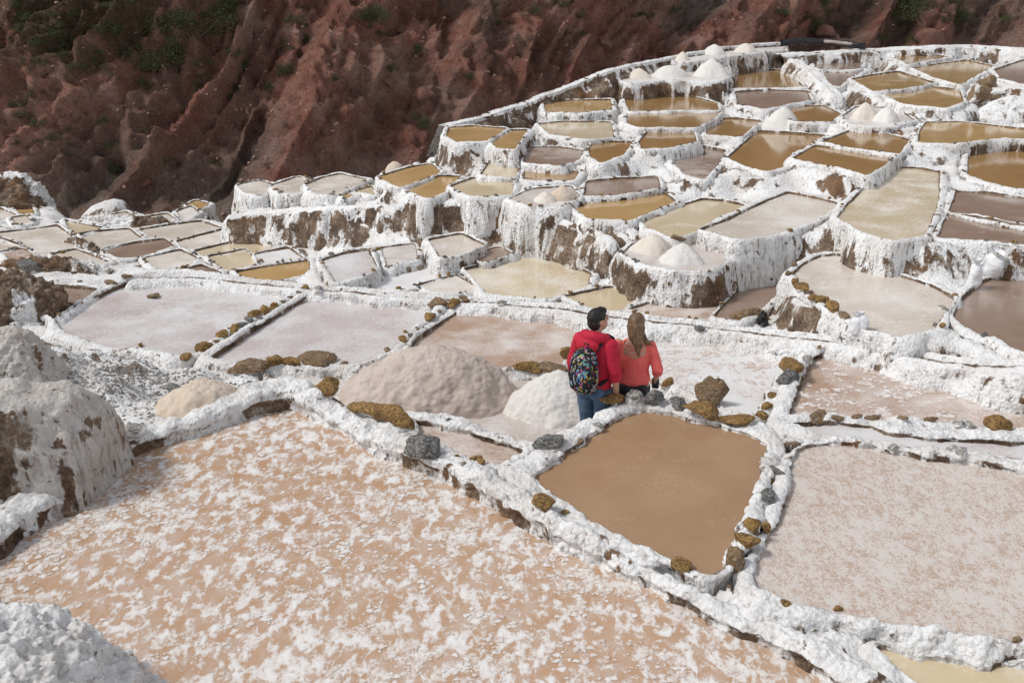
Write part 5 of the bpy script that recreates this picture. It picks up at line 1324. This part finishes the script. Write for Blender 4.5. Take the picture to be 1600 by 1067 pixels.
def mat_pattern():
    t = NT('patterned_canvas'); P = t.objco((1, 1, 1))
    x = t.n('ShaderNodeTexVoronoi'); x.inputs['Scale'].default_value = 62; t.l(t.objco((1, 1, .7)), x.inputs['Vector'])
    hs = t.n('ShaderNodeSeparateColor'); t.l(x.outputs['Color'], hs.inputs[0])
    pal = t.ramp(hs.outputs[0], [(.0, (.008, .008, .01)), (.60, (.008, .008, .01)), (.61, (.34, .34, .34)), (.70, (.34, .34, .34)), (.71, (.36, .27, .05)), (.79, (.36, .27, .05)), (.80, (.30, .03, .12)), (.87, (.3, .03, .12)), (.87, (.06, .18, .36)), (.94, (.06, .18, .36)), (.95, (.10, .30, .28))])
    pal.node.color_ramp.interpolation = 'CONSTANT'
    return t.done(pal, .7, t.bump(t.noise(P, 40, 3), .3, .005), .3)
M['pattern'] = mat_pattern()
def backpack():
    root = empty('backpack', man_o.location); root.scale = man_o.scale; root.rotation_euler = man_o.rotation_euler
    tag(root, 'black backpack with a colourful speckled pattern worn on the red hoodie', 'backpack')
    def slab_(pts, name, mat, vox=.008, fold=.005):
        bm = bmesh.new(); tube_mesh(bm, pts[0], pts[1]); return fuse(name, bm, mat, root, vox, 4, fold, 12, 7)
    slab_(([(0, -.21, .96), (0, -.225, 1.02), (0, -.235, 1.14), (0, -.225, 1.28), (0, -.20, 1.37), (0, -.19, 1.40)], [(.12, .07), (.150, .095), (.158, .105), (.150, .095), (.11, .07), (.07, .04)]), 'main_bag', M['pattern'])
    slab_(([(0, -.31, .99), (0, -.325, 1.05), (0, -.32, 1.15), (0, -.30, 1.21)], [(.09, .03), (.115, .042), (.11, .04), (.08, .025)]), 'front_pocket', M['pattern'])
    for s in (-1, 1):
        bm = bmesh.new(); tube_mesh(bm, [(s * .085, -.135, 1.38), (s * .11, -.07, 1.475), (s * .125, .02, 1.515), (s * .135, .10, 1.46), (s * .145, .145, 1.34), (s * .16, .12, 1.18), (s * .175, .0, 1.08), (s * .14, -.15, 1.02)], [(.028, .010)] * 8, (1, 0, 0), 12)
        fuse('strap', bm, M['leggings'], root, .007, 2)
        bm = bmesh.new(); tube_mesh(bm, [(s * .10, -.31, 1.0), (s * .135, -.30, 1.14), (s * .10, -.295, 1.30), (0, -.27, 1.40)], [.010] * 4, (0, 1, 0), 10)
        fuse('piping', bm, M['leggings'], root, .006, 2)
    bm = bmesh.new(); tube_mesh(bm, [(-.03, -.20, 1.41), (-.02, -.20, 1.46), (.02, -.20, 1.46), (.03, -.20, 1.41)], [.009] * 4, (0, 1, 0), 10)
    fuse('handle', bm, M['leggings'], root, .006, 2)
backpack()

def woman():
    root = empty('person', (1.215, 9.18, FLOOR)); root.scale = (.965,) * 3; root.rotation_euler = (0, 0, math.radians(-8))
    tag(root, 'person with long brown hair in a coral top and black leggings, seen from behind', 'person')
    L = {}
    for s in (-1, 1):
        L[s] = dict(hip=(s * .088, 0, .86), knee=(s * .085, .03, .46), ank=(s * .085, -.02, .085), sh=(s * .16, -.01, 1.335), el=(s * .245, -.045, 1.06), wr=((.235, .11, .90) if s > 0 else (-.15, .16, .95)))
    bm = bmesh.new()
    tube_mesh(bm, [(0, 0, .84), (0, 0, .95), (0, .0, 1.05), (0, 0, 1.2), (0, -.005, 1.31), (0, -.01, 1.37)], [(.15, .105), (.125, .09), (.118, .085), (.142, .095), (.145, .08), (.07, .055)])
    for s in (-1, 1):
        l = L[s]
        tube_mesh(bm, [l['hip'], l['knee'], l['ank']], [(.085, .09), (.054, .055), (.038, .04)])
        tube_mesh(bm, [l['ank'], (l['ank'][0], l['ank'][1] + .13, .04)], [(.038, .04), (.04, .026)])
        tube_mesh(bm, [l['sh'], l['el'], l['wr']], [.047, .037, .025])
        hand(bm, l['wr'], (-.1 * s if s > 0 else .5, .6, -.5), (-s, 0, -.2), .9, 1 if s > 0 else -1)
    tube_mesh(bm, [(0, -.02, 1.34), (0, -.005, 1.43), (.01, .01, 1.47)], [.052, .047, .047])
    q, R = head(bm, (.01, .012, 1.535), math.radians(20), math.radians(4), .96)
    fuse('body', bm, M['skin'], root, .007, 3)
    eyes(q, R, .96, root)
    bm = bmesh.new()                                       # long loose hair, tips gathered to the right
    ball(bm, q(0, -.016, .030), (.083, .100, .094), R)
    ball(bm, q(0, -.048, -.01), (.082, .066, .105), R)
    tube_mesh(bm, [(0, -.065, 1.54), (.0, -.088, 1.43), (.022, -.112, 1.345), (.036, -.122, 1.28), (.044, -.118, 1.225)], [(.080, .05), (.068, .038), (.036, .026), (.020, .016), (.008, .006)])
    for k in range(16):
        a = (k - 7.5) / 7.5
        x0 = a * .078
        tip = (.045 + a * .030, -.125 - .008 * math.cos(k * 2.1), 1.275 + .085 * abs(a) + .03 * math.sin(k * 1.7))
        tube_mesh(bm, [(x0, -.06 + .03 * abs(a), 1.52), (x0 * .80 + .012, -.096, 1.40), tip], [.016, .014, .004], (1, 0, 0), 8)
    for k in range(5):
        tube_mesh(bm, [(.07, -.03, 1.46), (.105 + k * .008, -.075, 1.37), (.12 + k * .022, -.07, 1.335 - k * .004)], [.014, .011, .004], (0, 1, 0), 8)
    fuse('hair', bm, M['hair_brown'], root, .006, 5, .006, 6, 30, (1, 1, .10))
    bm = bmesh.new()                                       # loose coral top with wide three-quarter sleeves
    tube_mesh(bm, [(0, 0, .885), (0, 0, .92), (0, 0, 1.05), (0, 0, 1.18), (0, -.005, 1.30), (0, -.01, 1.355)], [(.160, .12), (.172, .13), (.156, .115), (.172, .118), (.17, .095), (.105, .07)], cap=.15)
    for s in (-1, 1):
        l = L[s]; el, wr = Vector(l['el']), Vector(l['wr'])
        tube_mesh(bm, [Vector(l['sh']) + Vector((-s * .015, 0, -.005)), Vector(l['sh']).lerp(el, .5), el, el.lerp(wr, .32)], [.060, .054, .058, .056], cap=.3)
    top = fuse('coral_top', bm, M['coral'], root, .008, 4, .007, 9, 8)
    bm = bmesh.new(); bm.from_mesh(top.data)               # scooped open back
    dele = [f for f in bm.faces if f.calc_center_median().y < -.03 and f.normal.y < -.1 and f.calc_center_median().z > 1.195 and
            (abs(f.calc_center_median().x) / .112) ** 2 + ((f.calc_center_median().z - 1.34) / .145) ** 2 < 1]
    bmesh.ops.delete(bm, geom=dele, context='FACES'); bm.to_mesh(top.data); bm.free()
    bm = bmesh.new()
    tube_mesh(bm, [(0, -.056, 1.19), (0, -.066, 1.24), (0, -.060, 1.31), (0, -.045, 1.36)], [(.115, .052), (.12, .05), (.12, .046), (.09, .035)])
    fuse('back', bm, M['skin'], root, .008, 3)
    for z in (1.335, 1.29, 1.245):
        bm = bmesh.new(); wd = .105 - (1.335 - z) * .12
        tube_mesh(bm, [(-wd, -.082, z), (-wd * .4, -.114, z - .006), (wd * .4, -.114, z - .006), (wd, -.082, z)], [.0055] * 4, (0, 0, 1), 8)
        fuse('strap', bm, M['coral'], root, .004, 1)
    bm = bmesh.new()                                       # leggings
    tube_mesh(bm, [(0, 0, .80), (0, 0, .88), (0, 0, .96)], [(.165, .12), (.16, .115), (.13, .10)], cap=.2)
    for s in (-1, 1):
        l = L[s]; kn, an = Vector(l['knee']), Vector(l['ank'])
        tube_mesh(bm, [l['hip'], Vector(l['hip']).lerp(kn, .5), kn, kn.lerp(an, .45), an], [(.094, .105), (.078, .085), (.060, .06), (.056, .06), (.042, .045)], cap=.2)
        ball(bm, (s * .07, -.075, .83), (.085, .07, .09))
    fuse('leggings', bm, M['leggings'], root, .009, 4, .003, 11, 8)
    for s in (-1, 1):
        a = L[s]['ank']; bm = bmesh.new()
        tube_mesh(bm, [(a[0], a[1] - .045, .045), (a[0], a[1] + .05, .05), (a[0], a[1] + .16, .035)], [(.041, .045), (.045, .046), (.04, .03)])
        fuse('shoe', bm, M['shoe'], root, .008, 3)
    # small camera held in the right hand
    M['cam'] = mat_simple('camera_body', (.02, .025, .025), (.07, .075, .075), 20, .4)
    cr = empty('camera_in_hand', root.location); cr.scale = root.scale; cr.rotation_euler = root.rotation_euler
    tag(cr, 'small dark camera held by the woman at her right hip', 'camera')
    def bx(name, c, s, bev, mat):
        bm = bmesh.new(); bmesh.ops.create_cube(bm, size=1, matrix=Matrix.Translation(c) @ Matrix.Diagonal((*s, 1)))
        bmesh.ops.bevel(bm, geom=bm.edges[:], offset=bev, segments=3, affect='EDGES')
        me = bpy.data.meshes.new(name); bm.to_mesh(me); bm.free(); me.materials.append(mat); return link(name, me, cr)
    b = bx('body', (.232, .185, .815), (.075, .045, .115), .008, M['cam'])
    bm = bmesh.new(); tube_mesh(bm, [(.235, .165, .80), (.24, .135, .795)], [.027, .025], (1, 0, 0), 20, .15)
    me = bpy.data.meshes.new('lens'); bm.to_mesh(me); bm.free(); me.materials.append(M['black']); link('lens', me, cr)
    bx('viewfinder', (.232, .185, .882), (.03, .03, .022), .005, M['cam'])
woman()
